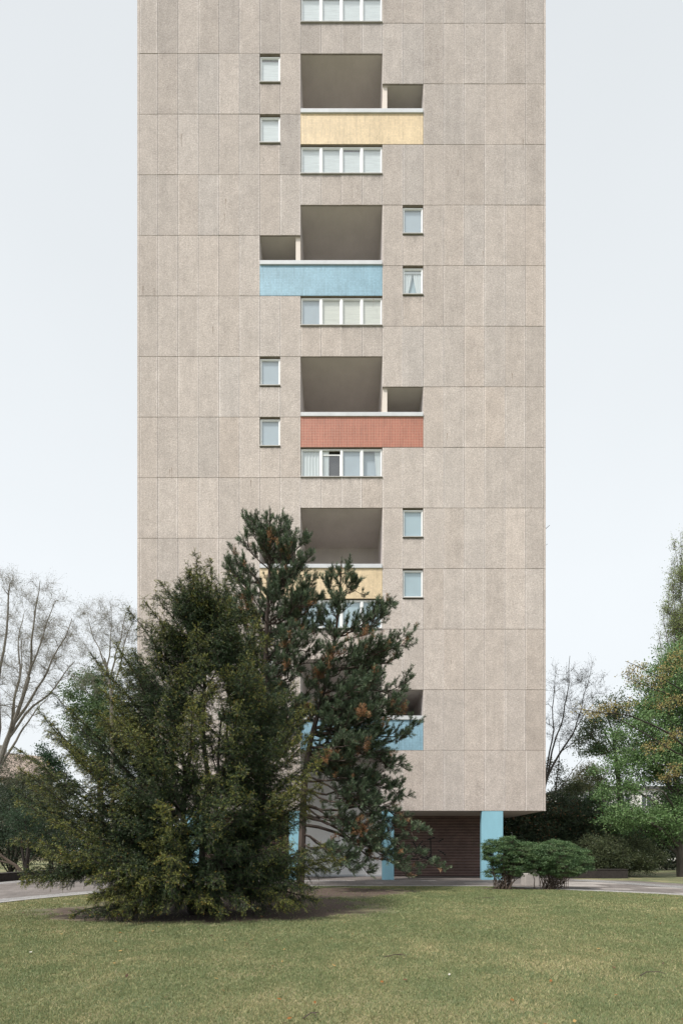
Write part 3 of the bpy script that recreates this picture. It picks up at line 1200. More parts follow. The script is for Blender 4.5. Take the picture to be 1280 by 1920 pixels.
strip_kinds = {6: ['blind_blue'], 11: ['curtain_full', 'curtain_left', 'blind_grey', 'curtain_right'],
               16: ['blind_grey', 'blind_cream', 'blind_cream', 'blind_cream'], 21: ['blind_white'], 26: ['blind_white'], 31: ['blind_white']}
for n, kd in strip_kinds.items():
    window(-XC, XC, zz(n), zz(n + 1), 4, kd, open_pane=1 if n == 11 else None,
           lab={11: 'four-pane white window with the second light ajar', 16: 'four-pane white window with cream blinds and one grey pane'}.get(n))
sm_kinds = {(13, 20): 'blind_grey', (13, 18): 'drapes', (13, 10): 'blind_blue', (13, 8): 'blind_blue', (6, 15): 'blind_grey', (6, 13): 'blind_grey',
            (6, 25): 'blind_white', (6, 23): 'blind_white'}
for (k, n) in small_windows:
    window(cx(k), cx(k + 1), zz(n - 1) + 0.03, zz(n) - 0.02, 1, [sm_kinds.get((k, n), 'blind_white')],
           lab='small white window with gathered net curtains' if (k, n) == (13, 18) else None)

# orchid-like plant on the sill behind the lower left small window, dry stalks on the top balcony
for (x, z, y, ln, cnt) in ((cx(12) + 1.05, zz(23) + 0.2, D + 0.35, 0.42, 6), (cx(12) + 1.6, zz(23) + 0.2, D + 0.4, 0.5, 7)):
    st = MB()
    for i in range(cnt):
        a = (i - cnt / 2) * 0.05
        st.tube([(x + a, y, z - 0.15), (x + a * 1.2, y + 0.02, z + ln * (0.4 + 0.6 * ((i * 7) % 5) / 5))], [0.009, 0.006], 4)
    st.build('dry_stalks', M['wood'], tower)


# graffiti -------------------------------------------------------------
def strokes(name, lines, y, rad, lab):
    head = None
    for ln in lines:
        gm = MB()
        P = smooth_line(ln, 5) if len(ln) > 2 else [np.array(p, float) for p in ln]
        P = [np.array(p, float) for p in P]
        L_, R_ = [], []
        for i in range(len(P)):
            dv = P[min(i + 1, len(P) - 1)] - P[max(i - 1, 0)]
            L = np.hypot(*dv) + 1e-6
            nv = np.array([-dv[1], dv[0]]) / L * rad * (0.75 + 0.4 * math.sin(i * 1.7) ** 2)
            L_.append(P[i] + nv); R_.append(P[i] - nv)
        for i in range(len(P) - 1):
            gm.quad((R_[i][0], y, R_[i][1]), (R_[i + 1][0], y, R_[i + 1][1]), (L_[i + 1][0], y, L_[i + 1][1]), (L_[i][0], y, L_[i][1]))
        if head is None:
            head = gm.build(name, M['graffiti'], tower)
            head['label'] = lab
        else:
            gm.build('stroke', M['graffiti'], head)
    return head


def gmap(pts, ox, oy, sc, dep):
    d = D + dep
    out = []
    for px, py in pts:
        X = (ox + px / sc - 640) / F * d
        Zv = EYE + (1595 - (oy + py / sc)) / F * d
        out.append((X, Zv))
    return out


S5 = 5.333
tagA = [[(820, 100), (850, 150), (862, 185)], [(920, 90), (880, 140), (862, 185), (845, 235), (820, 250), (803, 225), (815, 198), (838, 205)],
        [(900, 205), (925, 200), (945, 165), (935, 140), (905, 160), (880, 210), (885, 245), (910, 245), (945, 210), (975, 170)],
        [(995, 185), (965, 190), (950, 215), (960, 255), (985, 255), (990, 225)],
        [(995, 60), (998, 150), (1000, 255)], [(960, 85), (1000, 70), (1040, 60)], [(775, 230), (800, 270), (850, 280), (900, 262), (960, 270), (990, 288), (1015, 280), (1028, 255)],
        [(1075, 105), (1100, 85), (1125, 70)], [(1070, 185), (1110, 205), (1150, 240)], [(705, 245), (730, 225), (755, 205)]]
strokes('graffiti', [gmap(l, 620, 1560, S5, DS) for l in tagA], D + DS - 0.004, 0.034, 'large black spray tag on the brick')
tagB = [[(150, 140), (120, 165), (118, 200), (145, 212), (175, 195), (185, 165), (180, 195), (200, 215), (230, 212), (250, 190), (252, 130)],
        [(285, 100), (287, 200)], [(262, 212), (287, 198), (300, 190)], [(275, 190), (287, 200), (297, 213)], [(20, 60), (35, 92), (70, 98), (95, 88)], [(110, 75), (150, 95), (185, 80)],
        [(190, 120), (185, 165)]]
tagC = [[(240, 350), (262, 325), (280, 345), (250, 300)], [(265, 345), (300, 300)], [(285, 330), (305, 335), (295, 350), (300, 368)], [(300, 305), (328, 296)], [(314, 290), (314, 335)]]
strokes('graffiti', [gmap(l, 620, 1560, S5, DB) for l in tagB], D + DB - 0.026, 0.030, 'black spray letters on the white wall')
strokes('graffiti', [gmap(l, 620, 1560, S5, DB) for l in tagC], D + DB - 0.026, 0.014, 'small black spray tag low on the white wall')


# ------------------------------------------------------------------ planter walls, block, stakes
pw_ = empty('planter_wall', (-15.3, 26, 0), 'low dark brick planter wall along the left drive', 'wall')
b = MB(); b.box(-15.6, -15.05, 18, 42, 0, 0.33); b.build('wall_body', M['wall_brick'], pw_)
b = MB(); b.box(-15.62, -15.03, 17.98, 42.02, 0.333, 0.37); b.build('coping', M['wall_brick'], pw_)
pw2 = empty('planter_wall', (13.2, 24.3, 0), 'low dark brick planter wall under the spreading shrub on the right', 'wall')
b = MB(); b.box(10.8, 14.15, 23.9, 24.35, 0, 0.42); b.build('wall_body', M['wall_brick'], pw2)
b = MB(); b.box(10.78, 14.17, 23.88, 24.37, 0.423, 0.46); b.build('coping', M['wall_brick'], pw2)
b = MB(); b.box(7.13, 7.66, 18.75, 19.25, 0, 0.48)
tag(b.build('concrete_block', M['block'], None, bevel=0.02), 'pale rough concrete block half hidden between the two clipped shrubs', 'block')
b = MB()
for dx, h in ((0, 0.5), (0.05, 0.55), (0.11, 0.42)):
    b.tube([(7.87 + dx, 17.05, 0), (7.88 + dx, 17.06, h)], [0.012, 0.010], 5)
tag(b.build('wooden_stake', M['wood']), 'thin upright stakes at the right edge of the clipped shrubs', 'stake')


# ------------------------------------------------------------------ vegetation helpers
def unit(v):
    v = np.asarray(v, float)
    return v / (np.linalg.norm(v, axis=-1, keepdims=True) + 1e-9)


def bez(p0, p1, p2, n):
    t = np.linspace(0, 1, n)[:, None]
    return (1 - t) ** 2 * p0 + 2 * t * (1 - t) * p1 + t * t * p2


def wander(P, amp, r):
    """bend a polyline a little, ends fixed"""
    n = len(P)
    if n < 3: return P
    k = np.zeros((n, 3))
    for f in (1, 2, 3):
        ph = r.uniform(0, 6.28, 3)
        k += np.sin(np.linspace(0, 1, n)[:, None] * np.pi * f * 2 + ph) / f
    w = np.sin(np.linspace(0, 1, n) * np.pi)[:, None]
    return P + k * w * amp


class Wood:
    """collects branch segments, built as one mesh"""
    def __init__(self): self.s = []

    def line(self, P, r0, r1, sides=5, pw=1.0):
        P = np.asarray(P, float)
        t = np.linspace(0, 1, len(P)) ** pw
        R = r0 + (r1 - r0) * t
        self.s.append((P[:-1], P[1:], R[:-1], R[1:], sides))

    def segs(self, A, B, r0, r1, sides=3):
        n = len(A)
        self.s.append((A, B, np.broadcast_to(r0, (n,)), np.broadcast_to(r1, (n,)), sides))

    def build(self, name, mat, parent):
        by = {}
        for A, B, r0, r1, k in self.s:
            by.setdefault(k, []).append((A, B, r0, r1))
        Q = []
        for k, L in by.items():
            A = np.concatenate([x[0] for x in L]); B = np.concatenate([x[1] for x in L])
            r0 = np.concatenate([x[2] for x in L]); r1 = np.concatenate([x[3] for x in L])
            d = unit(B - A)
            up = np.where(np.abs(d[:, 2:3]) < 0.9, np.array([[0., 0., 1.]]), np.array([[1., 0., 0.]]))
            u = unit(np.cross(d, up)); w = np.cross(d, u)
            ring = []
            for j in range(k):
                a = 2 * np.pi * j / k
                o = np.cos(a) * u + np.sin(a) * w
                ring.append((A - d * r0[:, None] * 0.4 + o * r0[:, None], B + d * r1[:, None] * 0.4 + o * r1[:, None]))
            for j in range(k):
                p, q = ring[j], ring[(j + 1) % k]
                Q.append(np.stack([p[0], q[0], q[1], p[1]], 1))
        return poly_mesh(name, np.concatenate(Q), 4, mat, parent)


def leaf_quads(P, A, L, W, r, fold=0.0):
    """diamond leaves at P along A"""
    n = len(P)
    R = unit(r.normal(size=(n, 3)))
    S = unit(np.cross(A, R))
    L = np.broadcast_to(L, (n,))[:, None]; W = np.broadcast_to(W, (n,))[:, None]
    m = P + A * L * 0.45
    return np.stack([P, m + S * W * 0.5, P + A * L, m - S * W * 0.5], 1)


def pick(pal, n, r, jit=0.18):
    pal = np.asarray(pal, float)
    c = pal[r.integers(0, len(pal), n)]
    return c * r.uniform(1 - jit, 1 + jit, (n, 1)) * r.uniform(0.94, 1.06, (n, 3))


def sample_env(env, n, r, shell=0.55):
    """points in a union of ellipsoids (center, radii, weight), biased to the outer shell"""
    w = np.array([e[2] if len(e) > 2 else np.prod(e[1]) for e in env], float)
    w /= w.sum()
    idx = r.choice(len(env), n, p=w)
    d = unit(r.normal(size=(n, 3)))
    rad = shell + (1 - shell) * r.random(n) ** 0.7
    rad = np.where(r.random(n) < 0.25, r.random(n) ** 0.5, rad)
    C = np.array([e[0] for e in env], float)[idx]; Rr = np.array([e[1] for e in env], float)[idx]
    return C + d * Rr * rad[:, None]


def inside_ellipse(P, env):
    best = np.full(len(P), 9.0)
    for e in env:
        best = np.minimum(best, np.linalg.norm((P - np.array(e[0])) / np.array(e[1]), axis=1))
    return best


def make_tree(name, label, cat, group, trunk, r0, limbs, env, ncl, leaf, twig, bark, seed, mat='leaf', shell=0.55, nomin=0.25, trunk_name='trunk'):
    """trunk: polyline; limbs: list of tip points (with optional start fraction); env: crown ellipsoids;
    leaf: dict(n, spread, flat, L, W, pal, up, droop) or None; twig: dict(n, L, r, seg, up)"""
    r = np.random.default_rng(seed)
    base = np.array(trunk[0], float)
    root = empty(name, tuple(base), label, cat, group)
    wood = Wood()
    T = np.array(smooth_line([np.array(p, float) for p in trunk], 5))
    wood.line(T, r0, r0 * 0.35, 8)
    samples, srad = [T[int(len(T) * nomin):]], [np.linspace(r0, r0 * .35, len(T))[int(len(T) * nomin):]]
    for lim in limbs:
        tip, fr = np.array(lim[0], float), lim[1]
        s = T[min(len(T) - 1, int(fr * (len(T) - 1)))]
        rs = r0 * (1 - 0.62 * fr) * (lim[2] if len(lim) > 2 else 0.55)
        h = np.linalg.norm(tip - s)
        mid = s * 0.5 + tip * 0.5 + np.array([0, 0, 0.12 * h]) + r.normal(0, 0.05 * h, 3)
        if len(lim) > 3: mid = np.array(lim[3], float)
        P = wander(bez(s, mid, tip, 12), 0.05 * h * 0.3, r)
        wood.line(P, rs, rs * 0.22, 6)
        samples.append(P[2:]); srad.append(np.linspace(rs, rs * .22, 12)[2:])
    S = np.concatenate(samples); R = np.concatenate(srad)
    Cl = sample_env(env, ncl, r, shell)
    Cl = Cl[Cl[:, 2] > base[2] + 0.15]
    tips, dirs = [], []
    order = np.argsort(np.linalg.norm(Cl - S.mean(0), axis=1))
    for c in Cl[order]:
        dv = S - c
        dist = np.linalg.norm(dv, axis=1) + 1.2 * np.maximum(0, dv[:, 2] + 0.2)
        i = int(np.argmin(dist))
        s = S[i]; h = np.linalg.norm(c - s)
        rs = min(R[i] * 0.75, 0.012 + 0.022 * h)
        mid = s * 0.55 + c * 0.45 + np.array([0, 0, twig.get('bow', 0.15) * h]) + r.normal(0, 0.06 * h, 3)
        P = wander(bez(s, mid, c, 7), 0.03 * h, r)
        wood.line(P, rs, max(0.006, rs * 0.3), 4)
        S = np.concatenate([S, P[3:]]); R = np.concatenate([R, np.linspace(rs, max(.006, rs * .3), 7)[3:]])
        tips.append(c); dirs.append(unit(P[-1] - P[-3]))
    tips = np.array(tips); dirs = np.array(dirs)
    # twigs at each cluster
    k = twig['n']
    ends = [tips]; edir = [dirs]
    if k:
        A = np.repeat(tips, k, 0) - np.repeat(dirs, k, 0) * r.uniform(0, 0.9, (len(tips) * k, 1)) * twig['L']
        d = unit(np.repeat(dirs, k, 0) * twig.get('fwd', 0.8) + r.normal(0, 0.7, (len(A), 3)) + np.array([0, 0, twig.get('up', 0.2)]))
        cur = A
        L = twig['L'] * r.uniform(0.4, 1.1, (len(A), 1))
        for j in range(twig.get('seg', 2)):
            nx = cur + d * L / twig.get('seg', 2)
            wood.segs(cur, nx, twig['r'] * (1 - 0.3 * j), twig['r'] * (0.75 - 0.3 * j), 3)
            ends.append(nx); edir.append(d)
            if twig.get('fork'):
                d2 = unit(d + r.normal(0, 0.6, d.shape))
                f2 = cur + d2 * L * 0.6
                wood.segs(cur, f2, twig['r'] * 0.7, twig['r'] * 0.4, 3)
                ends.append(f2); edir.append(d2)
            cur = nx
            d = unit(d + r.normal(0, 0.35, d.shape) + np.array([0, 0, twig.get('bend', 0.0)]))
    wood.build(trunk_name, M[bark], root)
    if leaf:
        E = np.concatenate(ends); ED = np.concatenate(edir)
        m = leaf['n']
        P = np.repeat(E, m, 0) + r.normal(0, 1, (len(E) * m, 3)) * np.array([1, 1, leaf.get('flat', 0.7)]) * leaf['spread']
        Dv = unit(np.repeat(ED, m, 0) * 0.5 + r.normal(0, 0.8, P.shape) + np.array([0, 0, leaf.get('up', 0.0)]))
        keep = (P[:, 2] > base[2] + 0.05)
        P, Dv = P[keep], Dv[keep]
        q = leaf_quads(P, Dv, leaf['L'] * r.uniform(0.6, 1.25, len(P)), leaf['W'] * r.uniform(0.7, 1.2, len(P)), r)
        pl = np.array(leaf['pal'], float)
        # each cluster leans towards one hue so the crown breaks into lighter and darker clumps
        cid = np.repeat(r.integers(0, len(pl), len(E)), m)[keep]
        rnd = r.integers(0, len(pl), len(P))
        cid = np.where(r.random(len(P)) < 0.6, cid, rnd)
        c = pl[cid] * r.uniform(0.8, 1.22, (len(P), 1))
        if 'accent' in leaf:
            frac, acol = leaf['accent']
            e_on = np.repeat(r.random(len(E)) < frac, m)[keep] & (r.random(len(P)) < 0.75)
            c[e_on] = np.array(acol) * r.uniform(0.75, 1.25, (e_on.sum(), 1))
        poly_mesh('crown', q, 4, M[mat], root, c)
    return root


# ------------------------------------------------------------------ the yew in front
def poly_sample(poly, n, r):
    poly = np.array(poly, float)
    lo, hi = poly.min(0), poly.max(0)
    out = []
    while len(out) < n:
        p = r.uniform(lo, hi, (400, 2))
        c = np.zeros(len(p), bool)
        j = len(poly) - 1
        for i in range(len(poly)):
            xi, yi = poly[i]; xj, yj = poly[j]
            c ^= ((yi > p[:, 1]) != (yj > p[:, 1])) & (p[:, 0] < (xj - xi) * (p[:, 1] - yi) / (yj - yi + 1e-12) + xi)
            j = i
        out += list(p[c])
    return np.array(out[:n])


def make_yew():
    r = np.random.default_rng(11)
    B = np.array([-3.2, 10.7, 0.0])
    root = empty('yew_tree', tuple(B), 'large dark spreading yew with olive tips, branches sweeping down to the lawn', 'tree')
    wood = Wood()
    tips = []
    # leading shoots that make the outline of the crown (photograph x, y, distance)
    for (x, y, d) in ((366, 1038, 10.7), (300, 1092, 10.5), (335, 1085, 11.2), (396, 1050, 11.0), (428, 1078, 10.6), (446, 1085, 11.2), (272, 1128, 10.2), (240, 1142, 10.8),
                      (214, 1205, 10.0), (170, 1225, 10.6), (188, 1250, 9.9), (97, 1298, 10.4), (70, 1328, 10.2), (130, 1330, 9.6),
                      (30, 1402, 10.2), (60, 1420, 9.8), (22, 1478, 10.5), (34, 1500, 9.8), (45, 1560, 10.2), (24, 1572, 10.5), (42, 1655, 9.9), (80, 1650, 9.7), (110, 1600, 9.4),
                      (470, 1130, 10.5), (486, 1160, 10.2), (500, 1195, 10.8), (470, 1235, 9.4), (482, 1268, 9.8), (545, 1300, 10.6), (580, 1322, 10.2), (530, 1370, 9.6), (560, 1380, 9.9),
                      (612, 1402, 10.2), (598, 1430, 9.9), (560, 1470, 9.5), (600, 1470, 10.2), (610, 1585, 10.0), (640, 1612, 10.2), (575, 1600, 9.2), (596, 1690, 9.9), (570, 1665, 9.4),
                      (540, 1690, 9.3), (418, 1712, 9.2), (380, 1690, 9.0), (160, 1725, 9.25), (135, 1722, 9.4), (215, 1712, 9.2), (300, 1700, 9.0), (470, 1700, 9.1), (330, 1640, 8.7), (260, 1655, 8.8)):
        p = at(x, y, d); p[2] = max(p[2], 0.12)
        tips.append(p)
    AX = 372.0                              # axis of the tree in the picture
    # limbs: climbing outwards from the trunk, level and sweeping down near the ground
    limbs = []
    def reach(z, left):
        zs = [0.15, 0.6, 1.2, 1.9, 2.7, 3.6, 4.4, 5.3, 6.2, 7.0, 7.7]
        rl = [2.5, 3.2, 3.6, 3.75, 3.75, 3.6, 3.15, 2.2, 1.3, 0.8, 0.15]
        rr = [2.6, 2.75, 2.9, 2.85, 2.75, 2.7, 2.35, 1.75, 1.3, 0.9, 0.15]
        return float(np.interp(z, zs, rl if left else rr))
    for t in tips:
        limbs.append(t)
    for k in range(310):
        z = 0.2 + 7.2 * ((k * 0.7548777 + 0.3 * r.random()) % 1.0) ** 1.02
        a = k * 2.399963 + r.uniform(-.3, .3)
        ca, sa = math.cos(a), math.sin(a)
        side = reach(z, ca < 0)
        depth = min(2.5, reach(z, False) * 0.85)
        rad = 1.0 / math.sqrt((ca / side) ** 2 + (sa / depth) ** 2)
        q = rad * ((r.uniform(0.70, 0.92) if k % 5 else r.uniform(0.95, 1.10)) if k % 3 else r.uniform(0.40, 0.70))
        limbs.append(np.array([B[0] + 0.1 + q * ca, B[1] + q * sa, z]))
    tips = np.array(limbs)
    stems = []
    for (dx, dy, h, lean) in ((0, 0, 6.6, 0.02), (-0.25, 0.1, 5.2, -0.10), (0.28, 0.05, 5.4, 0.08), (0.05, 0.3, 4.5, 0.05), (-0.1, -0.25, 4.2, -0.05)):
        s0 = B + np.array([0.1 + dx, dy, -0.05])
        e = s0 + np.array([lean * h, dy * 1.2, h])
        P = wander(bez(s0, (s0 + e) / 2 + np.array([dx * .5, dy * .5, 0]), e, 22), 0.06, r)
        wood.line(P, 0.085, 0.02, 7)
        stems.append(P)
    S = np.concatenate(stems)
    Qc, Cc = [], []
    N_P, N_A, N_L, N_C = [], [], [], []
    tw_a, tw_b = [], []
    droop = np.array([0, 0, -1.0])
    for t in tips:
        dv = S - t
        horiz = np.hypot(dv[:, 0], dv[:, 1])
        # attach lower than the tip so that limbs climb outwards at 45 degrees or so
        slope = float(np.interp(t[2], [0.2, 1.2, 2.2, 3.5, 5.0], [-0.12, 0.12, 0.42, 0.75, 1.05]))
        want = t[2] - slope * horiz
        cost = np.abs(S[:, 2] - np.clip(want, 0.3, 6.3)) + 0.35 * horiz
        i = int(np.argmin(cost))
        s = S[i]
        h = np.linalg.norm(t - s)
        low = t[2] < 1.1
        mid = s * 0.5 + t * 0.5 + np.array([0, 0, (0.12 if low else -0.05 - 0.05 * min(1, t[2] / 5)) * h])
        n = 16
        P = wander(bez(s, mid, t, n), 0.018 * h, r)
        wood.line(P, 0.010 + 0.008 * h, 0.005, 5)
        tang = unit(np.gradient(P, axis=0))
        yellow = r.random()
        # side branches
        nb = int(8 + 17 * h)
        for b in range(nb):
            u = 0.20 + 0.80 * (b + r.random()) / nb
            f = u * (n - 1)
            j = min(n - 2, int(f)); w = f - j
            p = P[j] * (1 - w) + P[j + 1] * w
            tg = tang[j]
            side = unit(np.cross(tg, r.normal(size=3)))
            Lb = (0.10 + 0.50 * (1 - u) ** 0.7 * min(1.0, h / 1.6)) * r.uniform(0.55, 1.2)
            side[2] = side[2] * 0.55
            dr = unit(tg * 0.80 + side * 0.95 + droop * 0.12)
            m = 5
            ts = np.linspace(0, 1, m)[:, None]
            bp = p + dr * Lb * ts + droop * (0.22 * Lb) * ts ** 2
            tw_a.append(bp[:-1]); tw_b.append(bp[1:])
            # sprays along the side branch
            ns = max(3, int(Lb / 0.031))
            uu = (np.arange(ns) + r.random(ns)) / ns
            uu = 0.12 + 0.88 * uu
            sp = p + dr * Lb * uu[:, None] + droop * (0.22 * Lb) * uu[:, None] ** 2
            sd = unit(np.cross(dr, r.normal(size=(ns, 3)))) * np.where(r.random((ns, 1)) < 0.5, 1, -1)
            sdir = unit(dr * 0.60 + sd * 0.75 + droop * 0.50)
            sl = r.uniform(0.06, 0.15, ns)
            N_P.append(sp); N_A.append(sdir); N_L.append(sl)
            N_C.append(np.stack([np.full(ns, u), uu, np.full(ns, yellow)], 1))
        # the shoot itself
        ns = int(h / 0.03) + 4
        uu = 0.35 + 0.65 * r.random(ns)
        f = uu * (n - 1); j = np.minimum(n - 2, f.astype(int)); w = (f - j)[:, None]
        sp = P[j] * (1 - w) + P[j + 1] * w
        sdir = unit(tang[j] * 0.8 + r.normal(0, 0.6, (ns, 3)))
        N_P.append(sp); N_A.append(sdir); N_L.append(r.uniform(0.05, 0.11, ns)); N_C.append(np.stack([uu, uu, np.full(ns, yellow)], 1))
    wood.segs(np.concatenate(tw_a), np.concatenate(tw_b), 0.0045, 0.0035, 3)
    SP = np.concatenate(N_P); SA = np.concatenate(N_A); SL = np.concatenate(N_L); SC = np.concatenate(N_C)
    keep = SP[:, 2] > 0.08
    SP, SA, SL, SC = SP[keep], SA[keep], SL[keep], SC[keep]
    ns = len(SP)
    wood.segs(SP, SP + SA * SL[:, None], 0.0022, 0.0012, 3)
    # needles in two ranks along every spray
    R = unit(np.cross(SA, r.normal(size=(ns, 3))))
    K = 5
    for k in range(K):
        for sgn in (-1, 1):
            u = (k + 0.3 + 0.5 * r.random(ns)) / K
            p = SP + SA * (SL * u)[:, None]
            a = unit(SA * 0.75 + R * sgn * 0.75 + r.normal(0, 0.12, (ns, 3)))
            L = 0.036 * r.uniform(0.75, 1.2, ns) * (1.1 - 0.4 * u)
            q = leaf_quads(p, a, L, 0.0098 * r.uniform(0.7, 1.25, ns), r)
            tipness = np.clip(0.5 * SC[:, 0] + 0.35 * SC[:, 1] + 0.3 * u - 0.70 + 0.34 * (SC[:, 2] - 0.45), 0, 0.5) / 0.5
            x = (tipness * r.uniform(0.3, 1.2, ns))[:, None]
            dark = np.array([0.034, 0.068, 0.025]); olive = np.array([0.275, 0.280, 0.062]); rust = np.array([0.32, 0.18, 0.03])
            c = dark + (olive - dark) * np.clip(x * 1.35, 0, 1)
            rr = (r.random(ns) < 0.13 * tipness * (k >= 3))[:, None]
            c = np.where(rr, rust, c) * r.uniform(0.7, 1.3, (ns, 1))
            Qc.append(q); Cc.append(c)
    wood.build('trunk', M['bark_dark'], root)
    poly_mesh('crown', np.concatenate(Qc), 4, M['needle'], root, np.concatenate(Cc))
    print('yew needles', sum(len(q) for q in Qc))


make_yew()


# ------------------------------------------------------------------ the two pines behind it
def make_pine(label, trunk, r0, branches, seed, fill, dead=0.085, sub=7, group='pines behind the yew'):
    """trunk polyline (world); branches: list of (tip, attach fraction, [mid])"""
    r = np.random.default_rng(seed)
    base = np.array(trunk[0], float)
    root = empty('pine_tree', tuple(base), label, 'tree', group)
    wood = Wood()
    T = np.array(smooth_line([np.array(p, float) for p in trunk], 6))
    wood.line(T, r0, r0 * 0.14, 8)
    SP, SA, SL = [], [], []
    SP.append(T[-1:] - np.array([[0, 0, .25]])); SA.append(unit((T[-1] - T[-3])[None])); SL.append(np.array([0.32]))
    allb = list(branches)
    for tip, fr in allb + fill:
        s = T[min(len(T) - 2, int(fr * (len(T) - 1)))]
        h = np.linalg.norm(tip - s)
        up = tip[2] > s[2] - 0.3
        mid = s * 0.45 + tip * 0.55 + np.array([0, 0, (-0.14 if up else 0.10) * h])
        n = 12
        P = wander(bez(s, mid, tip, n), 0.06 * h, r)
        wood.line(P, min(r0 * 0.42, 0.010 + 0.011 * h), 0.009, 5)
        tg = unit(np.gradient(P, axis=0))
        SP.append(P[-1:] - tg[-1:] * 0.1); SA.append(unit(tg[-1:] + np.array([[0, 0, 0.35]]))); SL.append(np.array([r.uniform(.26, .38)]))
        nb = int(2 + h * sub)
        for b in range(nb):
            u = 1 - 0.72 * (b + r.random()) / nb * min(1, 1.1)
            if u < 0.25: continue
            f = u * (n - 1); j = min(n - 2, int(f)); w = f - j
            p = P[j] * (1 - w) + P[j + 1] * w
            side = unit(np.cross(tg[j], np.array([0, 0, 1.0]))) * r.choice([-1, 1])
            d = unit(tg[j] * 0.8 + side * r.uniform(0.3, 1.0) + np.array([0, 0, r.uniform(-0.15, 0.75)]) + r.normal(0, 0.2, 3))
            Lb = r.uniform(0.22, 0.75) * (1.15 - 0.55 * u) * min(1, 0.5 + h / 3)
            e = p + d * Lb
            m2 = (p + e) / 2 - np.array([0, 0, 0.1 * Lb])
            bp = bez(p, m2, e, 5)
            wood.line(bp, 0.011, 0.007, 4)
            for q in range(r.integers(2, 5)):
                v = 0.45 + 0.55 * r.random()
                sp = bez(p, m2, e, 11)[int(v * 10)]
                dd = unit(d * 0.7 + np.array([0, 0, 0.45]) + r.normal(0, 0.45, 3))
                SP.append(sp[None]); SA.append(dd[None]); SL.append(np.array([r.uniform(0.15, 0.30)]))
            SP.append(e[None] - d * 0.03); SA.append(unit(d + np.array([0, 0, .5]))[None]); SL.append(np.array([r.uniform(.16, .3)]))
    SP = np.concatenate(SP); SA = np.concatenate(SA); SL = np.concatenate(SL)
    keep = SP[:, 2] > 0.5
    SP, SA, SL = SP[keep], SA[keep], SL[keep]
    ns = len(SP)
    wood.segs(SP, SP + SA * SL[:, None], 0.008, 0.005, 4)
    state = r.random(ns)
    cell = np.floor(SP / 0.42).astype(np.int64)
    hsh = ((cell[:, 0] * 73856093) ^ (cell[:, 1] * 19349663) ^ (cell[:, 2] * 83492791) ^ (seed * 7919)) % 1000 / 1000.0
    isdead = (hsh < dead) & (state < 0.75) | (state < 0.012)
    Q, C, QD, CD = [], [], [], []
    K = 46
    tone = r.uniform(0.6, 1.5, ns)
    for k in range(K):
        u = r.random(ns) ** 0.8
        R = unit(np.cross(SA, r.normal(size=(ns, 3))))
        p = SP + SA * (SL * u)[:, None]
        spread = np.where(isdead, 1.0, 0.8 - 0.35 * u)
        a = unit(SA * 0.75 + R * spread[:, None])
        L = np.where(isdead, 0.105, 0.118) * r.uniform(0.7, 1.2, ns)
        q = leaf_quads(p, a, L, 0.0115 * r.uniform(0.7, 1.3, ns), r)
        base_c = np.array([0.045, 0.080, 0.048]); tip_c = np.array([0.180, 0.230, 0.130])
        x = r.random((ns, 1)) ** 2
        c = (base_c + (tip_c - base_c) * x) * tone[:, None] * r.uniform(0.75, 1.25, (ns, 1))
        dc = pick([[0.36, 0.18, 0.085], [0.26, 0.13, 0.065], [0.44, 0.26, 0.13]], ns, r)
        Q.append(q[~isdead]); C.append(c[~isdead])
        if k < 30:
            QD.append(q[isdead]); CD.append(dc[isdead])
    wood.build('trunk', M['bark_pine'], root)
    poly_mesh('crown', np.concatenate(Q), 4, M['needle'], root, np.concatenate(C))
    if isdead.any():
        o = poly_mesh('dead_needles', np.concatenate(QD), 4, M['needle'], root, np.concatenate(CD))
        o['label'] = 'rust brown dead needle tufts'
    # cones
    cm = MB()
    for i in r.choice(ns, min(ns, 60), replace=False):
        p = SP[i]; d = unit(r.normal(size=3) + np.array([0, 0, -0.6]))
        cm.tube([p, p + d * 0.02, p + d * 0.045, p + d * 0.065], [0.008, 0.022, 0.018, 0.004], 6)
    cm.build('cone', M['bark'], root).__setitem__('kind', 'stuff')
    print('pine shoots', ns)


rp = np.random.default_rng(5)
DP = 17.2


def frac_for(T, z):
    zs = np.array([p[2] for p in T]); return float(np.clip(np.interp(z, zs, np.linspace(0, 1, len(T))), 0.02, 0.97))


# tall pine: straight trunk, top at (505, 945)
T1 = [at(497, 1668, DP + .3), at(492, 1550, DP + .3), at(491, 1430, DP + .3), at(496, 1300, DP + .2), at(500, 1170, DP + .1), at(506, 1050, DP), at(506, 955, DP)]
T1[0][2] = 0
br = []
for (x, y, d, ya) in ((478, 985, 17.2, 1030), (462, 975, 17.0, 1040), (528, 975, 17.1, 1020), (540, 985, 17.3, 1030), (495, 980, 16.7, 1020), (520, 1000, 16.8, 1040),
                      (455, 1010, 17.0, 1060), (570, 1015, 16.9, 1075), (582, 1042, 17.1, 1090), (545, 1020, 16.6, 1070), (440, 1045, 17.1, 1100), (430, 1060, 16.9, 1110), (560, 1060, 16.6, 1100),
                      (585, 1095, 17.0, 1140), (598, 1120, 17.3, 1170), (440, 1085, 17.4, 1140), (575, 1130, 16.4, 1165), (600, 1160, 16.9, 1200), (450, 1130, 16.6, 1180), (425, 1120, 17.4, 1170),
                      (590, 1200, 16.5, 1235), (620, 1225, 17.0, 1265), (430, 1190, 17.3, 1240), (560, 1240, 16.2, 1270), (600, 1270, 16.6, 1300), (415, 1260, 17.5, 1310),
                      (560, 1320, 16.4, 1330), (610, 1330, 17.4, 1350), (420, 1350, 17.4, 1380), (560, 1400, 16.6, 1390), (440, 1430, 17.2, 1420)):
    br.append((at(x, y, d), frac_for(T1, EYE + (1595 - ya) / F * DP)))
fill = []
